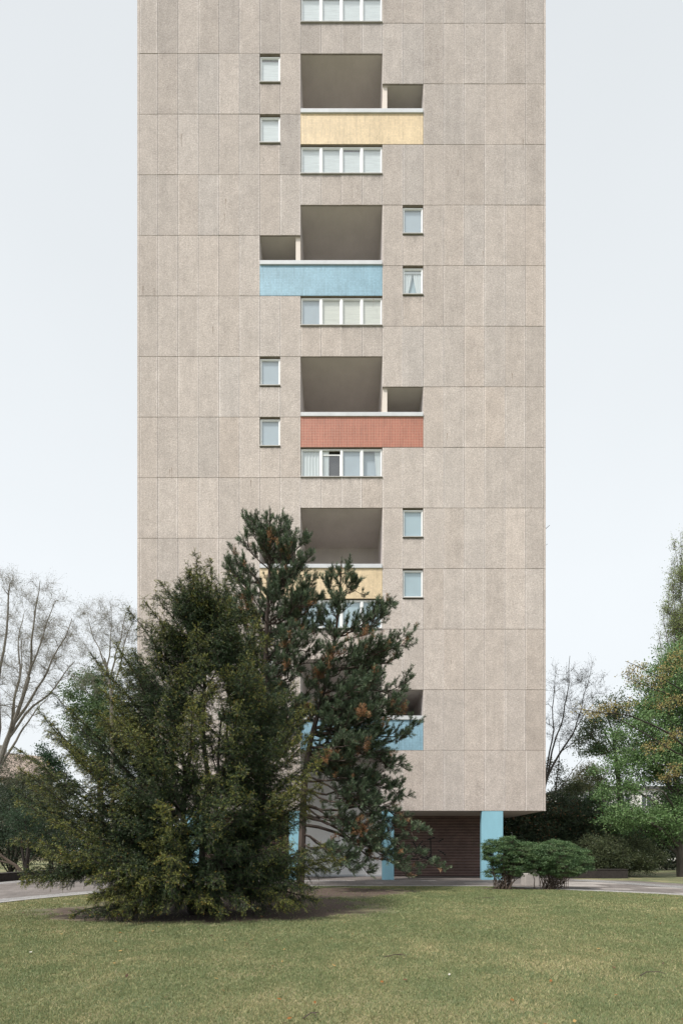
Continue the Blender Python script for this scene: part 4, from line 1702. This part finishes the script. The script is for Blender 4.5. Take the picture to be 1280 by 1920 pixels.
for x, y in poly_sample([(505, 985), (545, 1010), (580, 1080), (595, 1200), (600, 1330), (560, 1400), (440, 1400), (425, 1200), (445, 1080), (465, 1000)], 72, rp):
    d = DP + rp.uniform(-1, 1) * (0.35 + 1.5 * np.clip((y - 960) / 250, 0, 1))
    fill.append((at(x, y, d), frac_for(T1, EYE + (1595 - (y + 35 + 20 * rp.random())) / F * DP)))
make_pine('taller blue-green pine with rust brown tufts, trunk hidden behind the yew', T1, 0.17, br, 31, fill)

# shorter pine: trunk bends right, second top at (640, 1045)
T2 = [at(562, 1662, DP), at(566, 1580, DP), at(570, 1480, DP), at(580, 1400, DP), at(598, 1330, DP - .1), at(620, 1240, DP - .2), at(634, 1150, DP - .2), at(640, 1052, DP - .2)]
T2[0][2] = 0
br = []
for (x, y, d, ya) in ((655, 1062, 17.0, 1090), (622, 1075, 16.9, 1100), (660, 1090, 16.8, 1120), (612, 1095, 17.1, 1130), (672, 1095, 17.0, 1125), (645, 1080, 16.6, 1115),
                      (725, 1135, 16.9, 1185), (735, 1128, 17.1, 1190), (700, 1150, 16.7, 1190), (690, 1165, 17.3, 1195), (600, 1150, 16.8, 1190), (715, 1160, 16.5, 1200),
                      (773, 1188, 16.9, 1240), (758, 1205, 16.7, 1245), (742, 1235, 17.0, 1255), (720, 1210, 16.6, 1245), (690, 1200, 16.4, 1240), (670, 1230, 16.2, 1260),
                      (765, 1278, 17.0, 1310), (750, 1305, 16.7, 1325), (755, 1330, 16.6, 1340), (735, 1330, 16.4, 1340), (700, 1280, 16.2, 1310), (680, 1310, 16.0, 1330), (715, 1265, 17.5, 1300),
                      (775, 1362, 16.8, 1370), (762, 1380, 16.6, 1375), (720, 1370, 16.3, 1370), (690, 1350, 16.2, 1360), (650, 1380, 16.1, 1375),
                      (755, 1436, 16.7, 1400), (735, 1440, 16.5, 1405), (715, 1410, 16.3, 1395), (690, 1420, 16.2, 1400), (740, 1490, 16.6, 1420), (750, 1492, 16.8, 1425), (718, 1480, 16.4, 1425),
                      (730, 1515, 16.3, 1440), (700, 1500, 16.4, 1440), (740, 1550, 16.5, 1470), (715, 1545, 16.3, 1470), (790, 1557, 16.4, 1500), (740, 1610, 16.2, 1520), (765, 1640, 16.3, 1530),
                      (700, 1590, 16.1, 1510), (755, 1625, 16.0, 1530), (818, 1625, 16.4, 1535), (660, 1635, 16.0, 1560), (690, 1640, 16.2, 1560), (640, 1625, 15.9, 1570), (735, 1580, 16.1, 1500)):
    br.append((at(x, y, d), frac_for(T2, EYE + (1595 - ya) / F * DP)))
fill = []
for x, y in poly_sample([(640, 1080), (665, 1110), (690, 1170), (725, 1230), (735, 1320), (720, 1400), (690, 1440), (640, 1420), (590, 1330), (590, 1230), (615, 1130)], 38, rp):
    d = DP - 0.3 + rp.uniform(-1, 1) * (0.3 + 1.3 * np.clip((y - 1060) / 200, 0, 1))
    fill.append((at(x, y, d), frac_for(T2, EYE + (1595 - (y + 40)) / F * DP)))
for x, y in poly_sample([(590, 1400), (700, 1420), (725, 1540), (705, 1610), (640, 1570), (600, 1490)], 8, rp):
    fill.append((at(x, y, DP - 0.3 + rp.uniform(-1.2, 1.0)), frac_for(T2, EYE + (1595 - (y - 60)) / F * DP)))
make_pine('shorter pine with a bent trunk, right branches reaching across the lowest blue parapet', T2, 0.15, br, 32, fill)


# ------------------------------------------------------------------ clipped shrubs in front of the tower
def clipped_shrub(label, base, lumps, nleaf, seed, nstem):
    r = np.random.default_rng(seed)
    root = empty('clipped_shrub', tuple(base), label, 'shrub', 'clipped shrubs by the forecourt')
    w = Wood()
    env = [(l[0], l[1]) for l in lumps]
    # stems fan out from the base
    E = sample_env(env, nstem, r, 0.3)
    for e in E:
        s = base + np.array([r.normal(0, 0.17), r.normal(0, 0.12), -0.02])
        mid = s * 0.62 + e * 0.38 + np.array([0, 0, 0.12])
        P = wander(bez(s, mid, e, 9), 0.05, r)
        w.line(P, r.uniform(0.008, 0.019), 0.005, 5)
    E2 = sample_env(env, nstem * 9, r, 0.6)
    A = E[r.integers(0, len(E), len(E2))]
    near = np.argmin(((E2[:, None, :] - E[None]) ** 2).sum(-1), 1)
    w.segs(E[near] * 0.8 + E2 * 0.2, E2, 0.006, 0.003, 3)
    w.build('stems', M['bark'], root)
    # leaf pads on the shell
    C = sample_env(env, nleaf // 62, r, 0.84)
    best = inside_ellipse(C, env)
    C = C + r.normal(0, 0.035, C.shape)
    C = C[(best > 0.62) & (C[:, 2] > base[2] + 0.18)]
    m = 62
    P = np.repeat(C, m, 0) + r.normal(0, 1, (len(C) * m, 3)) * np.array([0.060, 0.060, 0.020])
    Dv = unit(r.normal(0, 0.8, P.shape) + np.array([0, 0, 0.9]))
    q = leaf_quads(P, Dv, 0.050 * r.uniform(0.6, 1.2, len(P)), 0.028 * r.uniform(0.7, 1.2, len(P)), r)
    pal = np.array([[0.085, 0.150, 0.064], [0.105, 0.178, 0.076], [0.135, 0.205, 0.090], [0.070, 0.128, 0.056]])
    cid = np.repeat(r.integers(0, 4, len(C)), m)
    c = pal[cid] * r.uniform(0.65, 1.3, (len(P), 1))
    poly_mesh('crown', q, 4, M['leaf'], root, c)


b1 = at(943, 1666, 17.3); b1[2] = 0
clipped_shrub('clipped green shrub with an uneven double top, standing against the outer blue pillar', b1,
              [(at(933, 1603, 17.3), (0.50, 0.5, 0.42)), (at(955, 1588, 17.3), (0.38, 0.38, 0.34)), (at(985, 1604, 17.2), (0.60, 0.5, 0.46)), (at(922, 1588, 17.3), (0.28, 0.3, 0.26)),
               (at(968, 1622, 17.2), (0.46, 0.45, 0.40)), (at(928, 1636, 17.4), (0.33, 0.3, 0.20))], 46000, 41, 60)
b2 = at(1030, 1667, 17.2); b2[2] = 0
clipped_shrub('wide rounded clipped green shrub beside the bright paved path', b2,
              [(at(1040, 1606, 17.2), (0.90, 0.7, 0.54)), (at(1010, 1610, 17.1), (0.6, 0.55, 0.48)), (at(1074, 1614, 17.2), (0.58, 0.55, 0.47)), (at(1055, 1625, 17.0), (0.75, 0.55, 0.38)),
               (at(1008, 1628, 17.1), (0.4, 0.4, 0.28)), (at(1090, 1625, 17.1), (0.3, 0.4, 0.28))], 62000, 42, 70)


# ------------------------------------------------------------------ left side trees
def P_(x, y, d): return at(x, y, d)


def G_(x, d): p = at(x, 1595, d); p[2] = 0; return p


bud = [[0.22, 0.22, 0.11], [0.18, 0.18, 0.09], [0.16, 0.14, 0.10]]
DL = 30.0
make_tree('bare_tree', 'tall nearly leafless tree at the left edge with dark forking limbs', 'tree', 'budding trees on the left',
          [G_(-45, DL), P_(-25, 1520, DL), P_(2, 1420, DL), P_(30, 1345, DL), P_(55, 1270, DL)], 0.22,
          [(P_(18, 1095, DL), .30, .75, P_(8, 1230, DL)), (P_(75, 1090, DL), .85, .8, P_(68, 1180, DL)), (P_(135, 1160, DL), .72, .7, P_(95, 1265, DL)), (P_(140, 1240, DL), .62, .6, P_(85, 1300, DL)),
           (P_(90, 1310, DL), .42, .5, P_(40, 1355, DL)), (P_(105, 1125, DL), .95, .7), (P_(-30, 1110, DL), .3, .7), (P_(-20, 1180, 28), .45, .6), (P_(45, 1150, 32), .7, .6), (P_(40, 1200, 28), .6, .5)],
          [(P_(10, 1180, DL), (3.4, 2.5, 3.8)), (P_(85, 1170, DL), (2.1, 2.2, 3.1)), (P_(110, 1230, DL), (1.7, 2, 1.8)), (P_(20, 1300, DL), (2.6, 2.2, 2.6))], 420,
          dict(n=1, spread=0.10, L=0.055, W=0.035, pal=bud), dict(n=8, L=0.85, r=0.0045, seg=2, up=0.40, fork=True, fwd=0.9), 'bark_pale', 51, shell=0.5)
DL2 = 40.0
make_tree('bare_tree', 'slender nearly leafless tree just left of the tower edge, behind the yew tips', 'tree', 'budding trees on the left',
          [G_(212, DL2), P_(210, 1400, DL2), P_(207, 1290, DL2), P_(196, 1235, DL2)], 0.20,
          [(P_(165, 1160, DL2), .85, .8, P_(180, 1210, DL2)), (P_(208, 1140, DL2), .9, .7, P_(212, 1200, DL2)), (P_(235, 1150, DL2), .75, .7, P_(225, 1210, DL2)), (P_(252, 1150, DL2), .6, .5), (P_(150, 1200, DL2), .7, .5)],
          [(P_(175, 1185, DL2), (1.9, 1.8, 2.6)), (P_(215, 1170, DL2), (1.9, 1.8, 2.2)), (P_(245, 1200, DL2), (1.4, 1.5, 3.0)), (P_(160, 1260, DL2), (1.6, 1.5, 2.0))], 260,
          dict(n=1, spread=0.12, L=0.065, W=0.04, pal=bud), dict(n=6, L=0.95, r=0.0055, seg=2, up=0.3, fork=True, fwd=0.9), 'bark_pale', 52, shell=0.5)
DL3 = 46.0
make_tree('willow_tree', 'light green leafy tree showing between the bare trees left of the tower', 'tree', None,
          [G_(190, DL3), P_(188, 1480, DL3), P_(185, 1380, DL3), P_(180, 1310, DL3)], 0.35,
          [(P_(160, 1290, DL3), .8), (P_(205, 1300, DL3), .85), (P_(225, 1350, DL3), .6), (P_(150, 1350, DL3), .6), (P_(180, 1275, DL3), .95)],
          [(P_(170, 1295, DL3), (2.0, 2, 1.7)), (P_(195, 1330, DL3), (2.4, 2, 2.0)), (P_(225, 1370, DL3), (2.2, 2, 2.0)), (P_(155, 1350, DL3), (1.6, 2, 1.6)), (P_(190, 1410, DL3), (3.0, 2, 2.4))], 150,
          dict(n=17, spread=0.28, L=0.22, W=0.10, pal=[[0.115, 0.185, 0.08], [0.085, 0.15, 0.065], [0.15, 0.215, 0.105]], up=-0.3), dict(n=5, L=0.8, r=0.012, seg=2, up=-0.1), 'bark_grey', 53)
make_tree('leafy_tree', 'dark green small tree in front of the red roof on the left', 'tree', None,
          [G_(96, 34), P_(95, 1500, 34), P_(94, 1420, 34)], 0.16,
          [(P_(88, 1400, 34), .9), (P_(105, 1420, 34), .8)],
          [(P_(92, 1415, 34), (0.6, .6, 1.0)), (P_(110, 1440, 34), (0.9, .8, 1.0)), (P_(70, 1470, 34), (0.8, .8, .9)), (P_(120, 1480, 34), (1.2, 1, 1.3))], 60,
          dict(n=12, spread=0.20, L=0.14, W=0.08, pal=[[0.035, 0.085, 0.040], [0.028, 0.065, 0.032], [0.05, 0.105, 0.05]]), dict(n=4, L=0.5, r=0.01, seg=2), 'bark_dark', 54)
ev = [[0.034, 0.056, 0.030], [0.046, 0.074, 0.036], [0.026, 0.044, 0.030]]
rough_ = [[0.10, 0.13, 0.08], [0.14, 0.16, 0.10], [0.08, 0.10, 0.065]]


def shrub(label, base, env, ncl, leafn, L, W, pal, seed, accent=None, name='shrub', spread=0.22, group=None, up=0.2, nst=9, bark='bark_dark', tw=5, flat=0.7, shell=0.6):
    r = np.random.default_rng(seed + 900)
    b = np.array(base, float)
    tips = sample_env([(e[0], np.array(e[1]) * 0.7) for e in env], nst, r, 0.3)
    lf = dict(n=leafn, spread=spread, L=L, W=W, pal=pal, up=up, flat=flat)
    if accent: lf['accent'] = accent
    top = env[0][0]
    trunk = [b, b * 0.7 + np.array(top) * 0.3, b * 0.5 + np.array(top) * 0.5]
    return make_tree(name, label, 'shrub', group, trunk, 0.07, [(t, 0.05 + 0.3 * r.random(), 0.6) for t in tips], env, ncl, lf, dict(n=tw, L=0.45, r=0.006, seg=2, up=0.1), bark, seed, nomin=0.1, shell=shell, trunk_name='stems')


SH = 26.5
shrub('dark evergreen shrub mass over the planter wall at the left edge', G_(20, SH),
      [(P_(10, 1540, SH), (2.3, 1.6, 1.7)), (P_(70, 1560, SH), (2.0, 1.6, 1.5)), (P_(-40, 1530, SH), (2.5, 1.6, 2.2)), (P_(40, 1590, SH), (3.0, 1.4, 1.0)), (P_(110, 1580, SH), (1.8, 1.5, 1.3))],
      330, 12, 0.10, 0.045, ev, 61, name='evergreen_shrub', bark='bark_dark')
shrub('loose grey-green shrub below the red roofed house on the left', G_(30, 31),
      [(P_(25, 1455, 31), (1.5, 1.2, 1.7)), (P_(0, 1490, 31), (1.8, 1.2, 1.9)), (P_(60, 1490, 31), (1.5, 1.2, 1.6)), (P_(95, 1500, 31), (1.3, 1.2, 1.5))], 210, 7, 0.08, 0.05, rough_, 62, name='shrub', bark='bark_grey', tw=8)
shrub('small blue-green shrub poking out left of the yew', G_(52, 20.5), [(P_(48, 1532, 20.5), (0.5, .5, .35)), (P_(40, 1560, 20.5), (0.4, .4, .5))], 40, 12, 0.06, 0.03, [[0.055, 0.10, 0.055], [0.042, 0.08, 0.042]], 63)
lt = Wood()
lr = empty('leaning_trunk', tuple(G_(42, 24.5)), 'bare leaning shrub trunk behind the planter wall at the left edge', 'trunk')
lt.line(np.array([P_(44, 1640, 24.5), P_(30, 1624, 24.5), P_(12, 1612, 24.5), P_(-18, 1590, 24.4)]), 0.10, 0.05, 7)
lt.line(np.array([P_(30, 1624, 24.5), P_(14, 1618, 24.4), P_(-14, 1612, 24.3)]), 0.05, 0.03, 5)
lt.line(np.array([P_(36, 1630, 24.5), P_(50, 1622, 24.5), P_(60, 1612, 24.5), P_(70, 1600, 24.5)]), 0.03, 0.012, 5)
lt.build('trunk', M['bark'], lr)
# hedge behind everything on the left, seen between the branches
shrub('dense dark hedge at the back of the left drive, beside the tower', G_(170, 47),
      [(P_(120, 1560, 47), (4.5, 1.5, 2.6)), (P_(200, 1560, 47), (4.0, 1.5, 2.4)), (P_(60, 1560, 47), (4.0, 1.5, 3.0)), (P_(250, 1570, 47), (3, 1.5, 2.2))], 300, 12, 0.16, 0.09, ev + [[0.03, 0.06, 0.025]], 64, name='hedge', spread=0.35)

# ------------------------------------------------------------------ right side trees
DR = 32.0
budR = [[0.14, 0.12, 0.06], [0.10, 0.11, 0.05], [0.08, 0.07, 0.05]]
make_tree('bare_tree', 'budding bare tree with steep forked limbs right beside the tower corner', 'tree', 'budding trees on the right',
          [G_(1012, DR), P_(1015, 1540, DR), P_(1022, 1470, DR), P_(1045, 1420, DR), P_(1075, 1375, DR)], 0.135,
          [(P_(1068, 1230, DR), .55, .7, P_(1062, 1320, DR)), (P_(1110, 1240, DR), .95, .7, P_(1100, 1310, DR)), (P_(1040, 1270, DR), .45, .7, P_(1035, 1380, DR)), (P_(1120, 1310, DR), .9, .6),
           (P_(1105, 1380, DR), .8, .5), (P_(1048, 1390, DR), .3, .6, P_(1056, 1470, DR)), (P_(1090, 1425, DR), .3, .5, P_(1050, 1480, DR))],
          [(P_(1065, 1300, DR), (1.5, 1.5, 2.2)), (P_(1105, 1290, DR), (1.2, 1.3, 1.7)), (P_(1045, 1360, DR), (1.0, 1.2, 1.8)), (P_(1085, 1370, DR), (1.6, 1.3, 1.6))], 150,
          dict(n=1, spread=0.07, L=0.07, W=0.04, pal=budR), dict(n=4, L=0.8, r=0.006, seg=2, up=0.6, fork=True), 'bark_grey', 71, shell=0.45)
make_tree('bare_tree', 'tall tree behind the tower with only a few budding twigs past its right edge', 'tree', 'budding trees on the right',
          [(11.15, 31, 0), (11.2, 31, 8), (11.1, 31, 16), (11.2, 31, 21)], 0.25,
          [(P_(1030, 985, 31), .85, .5), (P_(1020, 950, 31), .95, .4), (P_(1026, 1020, 31), .8, .4)],
          [((11.7, 31, 20.8), (1.35, 1.0, 1.5)), ((11.2, 31, 18.5), (0.9, 1.0, 3.0))], 46,
          dict(n=2, spread=0.08, L=0.12, W=0.07, pal=budR), dict(n=3, L=0.6, r=0.008, seg=2, up=0.4), 'bark_grey', 72)
D3 = 37.0
make_tree('locust_tree', 'dark green crooked tree with open clumps between the bare tree and the large leafy tree', 'tree', None,
          [G_(1165, D3), P_(1162, 1500, D3), P_(1155, 1430, D3), P_(1150, 1390, D3)], 0.26,
          [(P_(1100, 1375, D3), .72, .6, P_(1125, 1395, D3)), (P_(1140, 1320, D3), .95, .7), (P_(1175, 1330, D3), .95, .7), (P_(1110, 1340, D3), .85, .6), (P_(1085, 1390, D3), .7, .5)],
          [(P_(1145, 1330, D3), (1.3, 1.3, 0.9)), (P_(1105, 1375, D3), (1.0, 1, 0.9)), (P_(1175, 1345, D3), (1.1, 1.2, 1.1)), (P_(1115, 1350, D3), (1.0, 1, 0.7)), (P_(1092, 1400, D3), (0.9, .8, 1.0)), (P_(1170, 1400, D3), (1, 1, 1.2)), (P_(1125, 1410, D3), (0.8, .8, .8))], 120,
          dict(n=11, spread=0.22, L=0.14, W=0.08, pal=[[0.115, 0.185, 0.085], [0.135, 0.215, 0.105], [0.19, 0.21, 0.095]], up=-0.2), dict(n=4, L=0.6, r=0.010, seg=2, up=-0.1), 'bark_dark', 73, shell=0.4)
D4 = 25.4
lush = [[0.120, 0.215, 0.078], [0.155, 0.260, 0.100], [0.088, 0.165, 0.060], [0.215, 0.325, 0.140]]
make_tree('leafy_tree', 'large fresh green broadleaf tree at the right edge with layered branches', 'tree', None,
          [G_(1277, D4), P_(1274, 1590, D4), P_(1270, 1500, D4), P_(1262, 1400, D4), P_(1255, 1300, D4)], 0.22,
          [(P_(1190, 1345, D4), .65, .6), (P_(1180, 1400, D4), .5, .6), (P_(1150, 1460, D4), .4, .6), (P_(1220, 1270, D4), .85, .6), (P_(1270, 1230, D4), .95, .6), (P_(1340, 1300, D4), .8, .6),
           (P_(1185, 1520, D4 - 1), .25, .6), (P_(1230, 1480, D4 - 2), .4, .5), (P_(1350, 1430, D4), .45, .6), (P_(1150, 1530, D4), .22, .5)],
          [(P_(1240, 1290, D4), (1.4, 1.8, 1.6)), (P_(1275, 1260, D4), (1.5, 1.8, 1.6)), (P_(1200, 1370, D4), (1.5, 1.8, 0.9)), (P_(1180, 1430, D4), (1.7, 1.8, 0.7)), (P_(1170, 1480, D4), (1.6, 1.6, 0.6)),
           (P_(1240, 1420, D4), (2.0, 2, 1.4)), (P_(1190, 1530, D4 - 1), (1.5, 1.5, 0.6)), (P_(1250, 1540, D4), (1.5, 1.8, 1.2)), (P_(1320, 1420, D4), (2.4, 2.2, 3.6)), (P_(1225, 1345, D4), (1.3, 1.6, .9)), (P_(1160, 1540, D4), (1.2, 1.4, .5)), (P_(1145, 1440, D4), (0.9, 1.2, .5)), (P_(1135, 1500, D4), (0.9, 1.2, .45)), ], 680,
          dict(n=15, spread=0.20, L=0.110, W=0.070, pal=lush, flat=0.45, up=0.25), dict(n=4, L=0.55, r=0.008, seg=2, up=0.05), 'bark_grey', 74, shell=0.35)
D5 = 19.5
bronze = [[0.36, 0.30, 0.11], [0.29, 0.25, 0.095], [0.42, 0.33, 0.14], [0.27, 0.27, 0.10]]
mb_trunk = [(17.6, 20.5, 0), (17.5, 20.4, 2.5), (17.2, 20.2, 4.5), (17.0, 20.0, 7.0)]
maple_r = 0.15
make_tree('maple_tree', 'maple with bronze young leaves, long boughs reaching in from the right edge', 'tree', None, mb_trunk, maple_r,
          [(P_(1110, 1335, D5), .55, .55, P_(1210, 1330, D5)), (P_(1172, 1240, D5), .8, .5, P_(1260, 1265, D5)), (P_(1165, 1268, D5), .8, .4, P_(1260, 1290, D5)), (P_(1215, 1390, D5), .5, .5, P_(1280, 1400, D5)),
           (P_(1225, 1430, D5), .45, .4), (P_(1250, 1345, D5), .6, .5), (P_(1080, 1330, D5 + 1), .55, .4, P_(1200, 1345, D5)), (P_(1270, 1230, D5), .85, .4), (P_(1265, 1470, D5), .4, .4)],
          [(P_(1120, 1330, D5), (0.75, .6, 0.22), 1.0), (P_(1165, 1325, D5), (0.7, .6, 0.25), 1.0), (P_(1190, 1255, D5), (0.5, .6, 0.22), 1.0), (P_(1215, 1275, D5), (0.7, .6, .35), 1.0), (P_(1225, 1400, D5), (0.55, .6, .22), 1.0),
           (P_(1260, 1380, D5), (0.6, .8, .4), 1.0), (P_(1250, 1310, D5), (0.6, .8, .5), 1.0), (P_(1265, 1240, D5), (0.5, .6, .5), 1.0), (P_(1265, 1450, D5), (0.5, .6, .45), 1.0), (P_(1350, 1350, D5), (1.6, 1.6, 2.4), 0.5)], 120,
          dict(n=4, spread=0.11, L=0.070, W=0.048, pal=bronze, flat=0.5, up=-0.1), dict(n=3, L=0.35, r=0.006, seg=2, up=0.1), 'bark_dark', 75, shell=0.3)
D6 = 50.0
pr = [(P_(1285, 1130, D6), (2.0, 1.9, 7.0)), (P_(1262, 1150, D6), (1.1, 1.2, 4.2)), (P_(1280, 1040, D6), (1.0, 1.0, 3.0)), (P_(1245, 1185, D6), (0.8, .9, 2.4)), (P_(1275, 1230, D6), (2.0, 2, 4.5))]
make_tree('poplar_tree', 'very tall narrow poplar with thin yellow-green leaf, rising at the right edge', 'tree', None,
          [G_(1290, D6), P_(1290, 1400, D6), P_(1289, 1200, D6), P_(1286, 1010, D6)], 0.35,
          [(P_(1243, 1155, D6), .45, .35, P_(1258, 1280, D6)), (P_(1260, 1090, D6), .55, .35, P_(1270, 1220, D6)), (P_(1262, 1010, D6), .75, .3, P_(1275, 1110, D6)), (P_(1310, 1050, D6), .6, .4), (P_(1236, 1200, D6), .35, .3, P_(1250, 1300, D6)),
           (P_(1275, 1000, D6), .8, .3)],
          pr, 460, dict(n=3, spread=0.16, L=0.14, W=0.08, pal=[[0.23, 0.30, 0.10], [0.19, 0.25, 0.085], [0.29, 0.33, 0.13]], flat=1.3, up=0.4), dict(n=6, L=1.1, r=0.012, seg=2, up=1.6, bend=0.3, fwd=0.4), 'bark_grey', 76, shell=0.3)
make_tree('small_tree', 'pale yellow-green small tree far behind, over the white house', 'tree', None,
          [G_(1105, 46), P_(1105, 1520, 46), P_(1105, 1470, 46)], 0.16, [(P_(1095, 1450, 46), .9), (P_(1118, 1445, 46), .9)],
          [(P_(1098, 1455, 46), (1.3, 1, 1.2)), (P_(1118, 1448, 46), (1.3, 1, 1.1)), (P_(1075, 1475, 46), (1.2, 1, .8))], 60,
          dict(n=10, spread=0.26, L=0.14, W=0.09, pal=[[0.26, 0.23, 0.09], [0.21, 0.20, 0.08], [0.17, 0.19, 0.075]]), dict(n=4, L=0.6, r=0.01, seg=2), 'bark_grey', 77)
olive_ = [[0.11, 0.135, 0.06], [0.08, 0.11, 0.05], [0.14, 0.15, 0.08]]
shrub('olive green bushy tree at the tower corner below the bare tree', G_(1050, 34), [(P_(1045, 1500, 34), (1.5, 1.3, 1.4)), (P_(1080, 1500, 34), (1.5, 1.3, 1.2)), (P_(1100, 1475, 34), (1.4, 1.2, .9)), (P_(1035, 1450, 34), (.8, .8, .9)), (P_(1060, 1540, 34), (2.0, 1.2, 1.2))],
      150, 9, 0.12, 0.07, olive_, 78, name='bushy_tree')
shrub('dark rhododendron shrub under the tower corner with brownish leaf buds', G_(1010, 28.5),
      [(P_(1000, 1550, 28.5), (2.6, 1.6, 1.7)), (P_(1055, 1540, 28.5), (1.8, 1.5, 1.7)), (P_(955, 1560, 29), (2.0, 1.5, 1.5)), (P_(1085, 1570, 28), (1.6, 1.4, 1.3)), (P_(1020, 1600, 28.2), (3.2, 1.4, 1.0)), (P_(985, 1530, 29), (1.6, 1.5, 1.5))], 420, 12, 0.15, 0.065,
      [[0.060, 0.088, 0.048], [0.078, 0.112, 0.060], [0.042, 0.064, 0.040]], 79, accent=(0.12, (0.22, 0.13, 0.07)), name='rhododendron')
shrub('green shrub dotted with small dark red blossoms in front of the white house', G_(1145, 29),
      [(P_(1140, 1545, 29), (1.7, 1.4, 1.4)), (P_(1110, 1520, 29), (1.3, 1.2, 1.2)), (P_(1165, 1575, 28.6), (1.5, 1.2, 0.9)), (P_(1120, 1570, 28.5), (1.6, 1.2, .9))], 170, 12, 0.11, 0.06,
      [[0.085, 0.150, 0.068], [0.11, 0.185, 0.09], [0.065, 0.12, 0.058]], 80, accent=(0.09, (0.22, 0.030, 0.040)), name='flowering_shrub')
shrub('low wide spreading olive-dark conifer shrub overhanging the low brick wall', G_(1165, 25.4),
      [(P_(1150, 1610, 25.4), (1.7, 1.2, 0.72)), (P_(1200, 1612, 25.2), (1.2, 1.1, 0.60)), (P_(1115, 1600, 25.6), (1.2, 1.1, 0.8)), (P_(1180, 1585, 25.6), (1.0, .9, .4)), (P_(1228, 1610, 25.2), (.7, .7, .45)), (P_(1135, 1588, 25.3), (1.0, .9, .5))], 330, 12, 0.10, 0.035,
      [[0.085, 0.110, 0.052], [0.12, 0.140, 0.068], [0.055, 0.075, 0.040]], 81, name='spreading_shrub', spread=0.13, tw=6)
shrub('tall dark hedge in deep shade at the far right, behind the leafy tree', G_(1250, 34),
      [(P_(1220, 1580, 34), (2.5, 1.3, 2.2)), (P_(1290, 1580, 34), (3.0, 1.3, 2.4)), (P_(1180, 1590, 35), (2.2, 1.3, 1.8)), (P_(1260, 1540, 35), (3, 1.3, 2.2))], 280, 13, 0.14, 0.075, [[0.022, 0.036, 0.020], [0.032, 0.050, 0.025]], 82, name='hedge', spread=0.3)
shrub('far green hedge behind the white house on the right', G_(1100, 52),
      [(P_(1060, 1570, 52), (4, 1.5, 2.4)), (P_(1130, 1570, 52), (4, 1.5, 2.2)), (P_(1200, 1565, 52), (4, 1.5, 2.6)), (P_(990, 1570, 52), (4, 1.5, 2.4))], 240, 11, 0.19, 0.11, [[0.03, 0.06, 0.025], [0.04, 0.075, 0.03]], 83, name='hedge', spread=0.4)


# ------------------------------------------------------------------ houses far behind
def house(name, label, x0, x1, y, dep, eave, ridge, wm, rm, wins, gable_x=True, chimney=None, balc=False):
    h = empty(name, ((x0 + x1) / 2, y, 0), label, 'house')
    b = MB(); b.box(x0, x1, y, y + dep, 0, eave, skip='t'); b.build('wall', M[wm], h)
    r = MB()
    o = 0.4
    ym = y + dep / 2
    if ridge > eave:
        for (ya, za, yb_, zb_) in ((y - o, eave - 0.1, ym, ridge), (ym, ridge, y + dep + o, eave - .1)):
            r.quad((x0 - o, ya, za), (x1 + o, ya, za), (x1 + o, yb_, zb_), (x0 - o, yb_, zb_))
            r.quad((x0 - o, ya, za + .18), (x1 + o, ya, za + .18), (x1 + o, yb_, zb_ + .18), (x0 - o, yb_, zb_ + .18))
        r.quad((x0 - o, y - o, eave - .1), (x1 + o, y - o, eave - .1), (x1 + o, y - o, eave + .08), (x0 - o, y - o, eave + .08))
        for xx in (x0, x1):
            r.v += [(xx, y, eave), (xx, y + dep, eave), (xx, ym, ridge)]; k = len(r.v); r.f.append((k - 3, k - 2, k - 1)); r.mi.append(0)
    else:
        r.box(x0 - .3, x1 + .3, y - .3, y + dep + .3, eave + .003, eave + 0.35)
    ro = r.build('roof', M[rm], h)
    if chimney:
        c = MB(); cx_, cz = chimney
        c.box(cx_ - .45, cx_ + .45, ym - .4, ym + .4, ridge - 1.2, cz); c.box(cx_ - .52, cx_ + .52, ym - .47, ym + .47, cz + .003, cz + .2)
        c.build('chimney', M['house_grey'], ro)
    for (a, b_, c0, c1) in wins:
        f = MB()
        for q_ in ((a - .08, a, c0 - .08, c1 + .08), (b_, b_ + .08, c0 - .08, c1 + .08), (a, b_, c0 - .08, c0), (a, b_, c1, c1 + .08), ((a + b_) / 2 - .04, (a + b_) / 2 + .04, c0, c1)):
            f.box(q_[0], q_[1], y - 0.06, y - 0.003, q_[2], q_[3])
        w = f.build('window', M['frame'], h)
        p = MB(); p.quad((a, y - 0.03, c0), (b_, y - 0.03, c0), (b_, y - 0.03, c1), (a, y - 0.03, c1)); p.build('pane', M['house_glass'], w)
    if balc:
        for k_, z in enumerate((2.9, 5.7)):
            m = MB()
            m.box(x0 + 1, x0 + 5, y - 1.2, y - 0.004, z, z + .15)
            m.box(x0 + 1, x0 + 5, y - 1.2, y - 1.12, z + .153, z + 1.0)
            m.build('balcony', M['frame'], h)
    return h


HL = 62.0
hb = house('house', 'beige house with red tiled roof and grey chimney behind the left bare tree', -56, -38.3, HL, 10, 11.0, 15.0, 'house_beige', 'roof_tile',
           [(x, x + 1.1, z, z + 1.5) for x in (-54, -51, -48, -45, -42) for z in (2.6, 5.6, 8.6)], chimney=(-43.8, 15.9))
hb.rotation_euler = (0, 0, math.radians(38))
house('house', 'white rendered house with balconies glimpsed through the trees on the right', 28.5, 46, 60, 9, 9.0, 9.0, 'house_white', 'roof_felt',
      [(x, x + 1.2, z, z + 1.5) for x in (30, 34.5, 37.2, 40, 43) for z in (1.2, 4.0, 6.8)], balc=True)
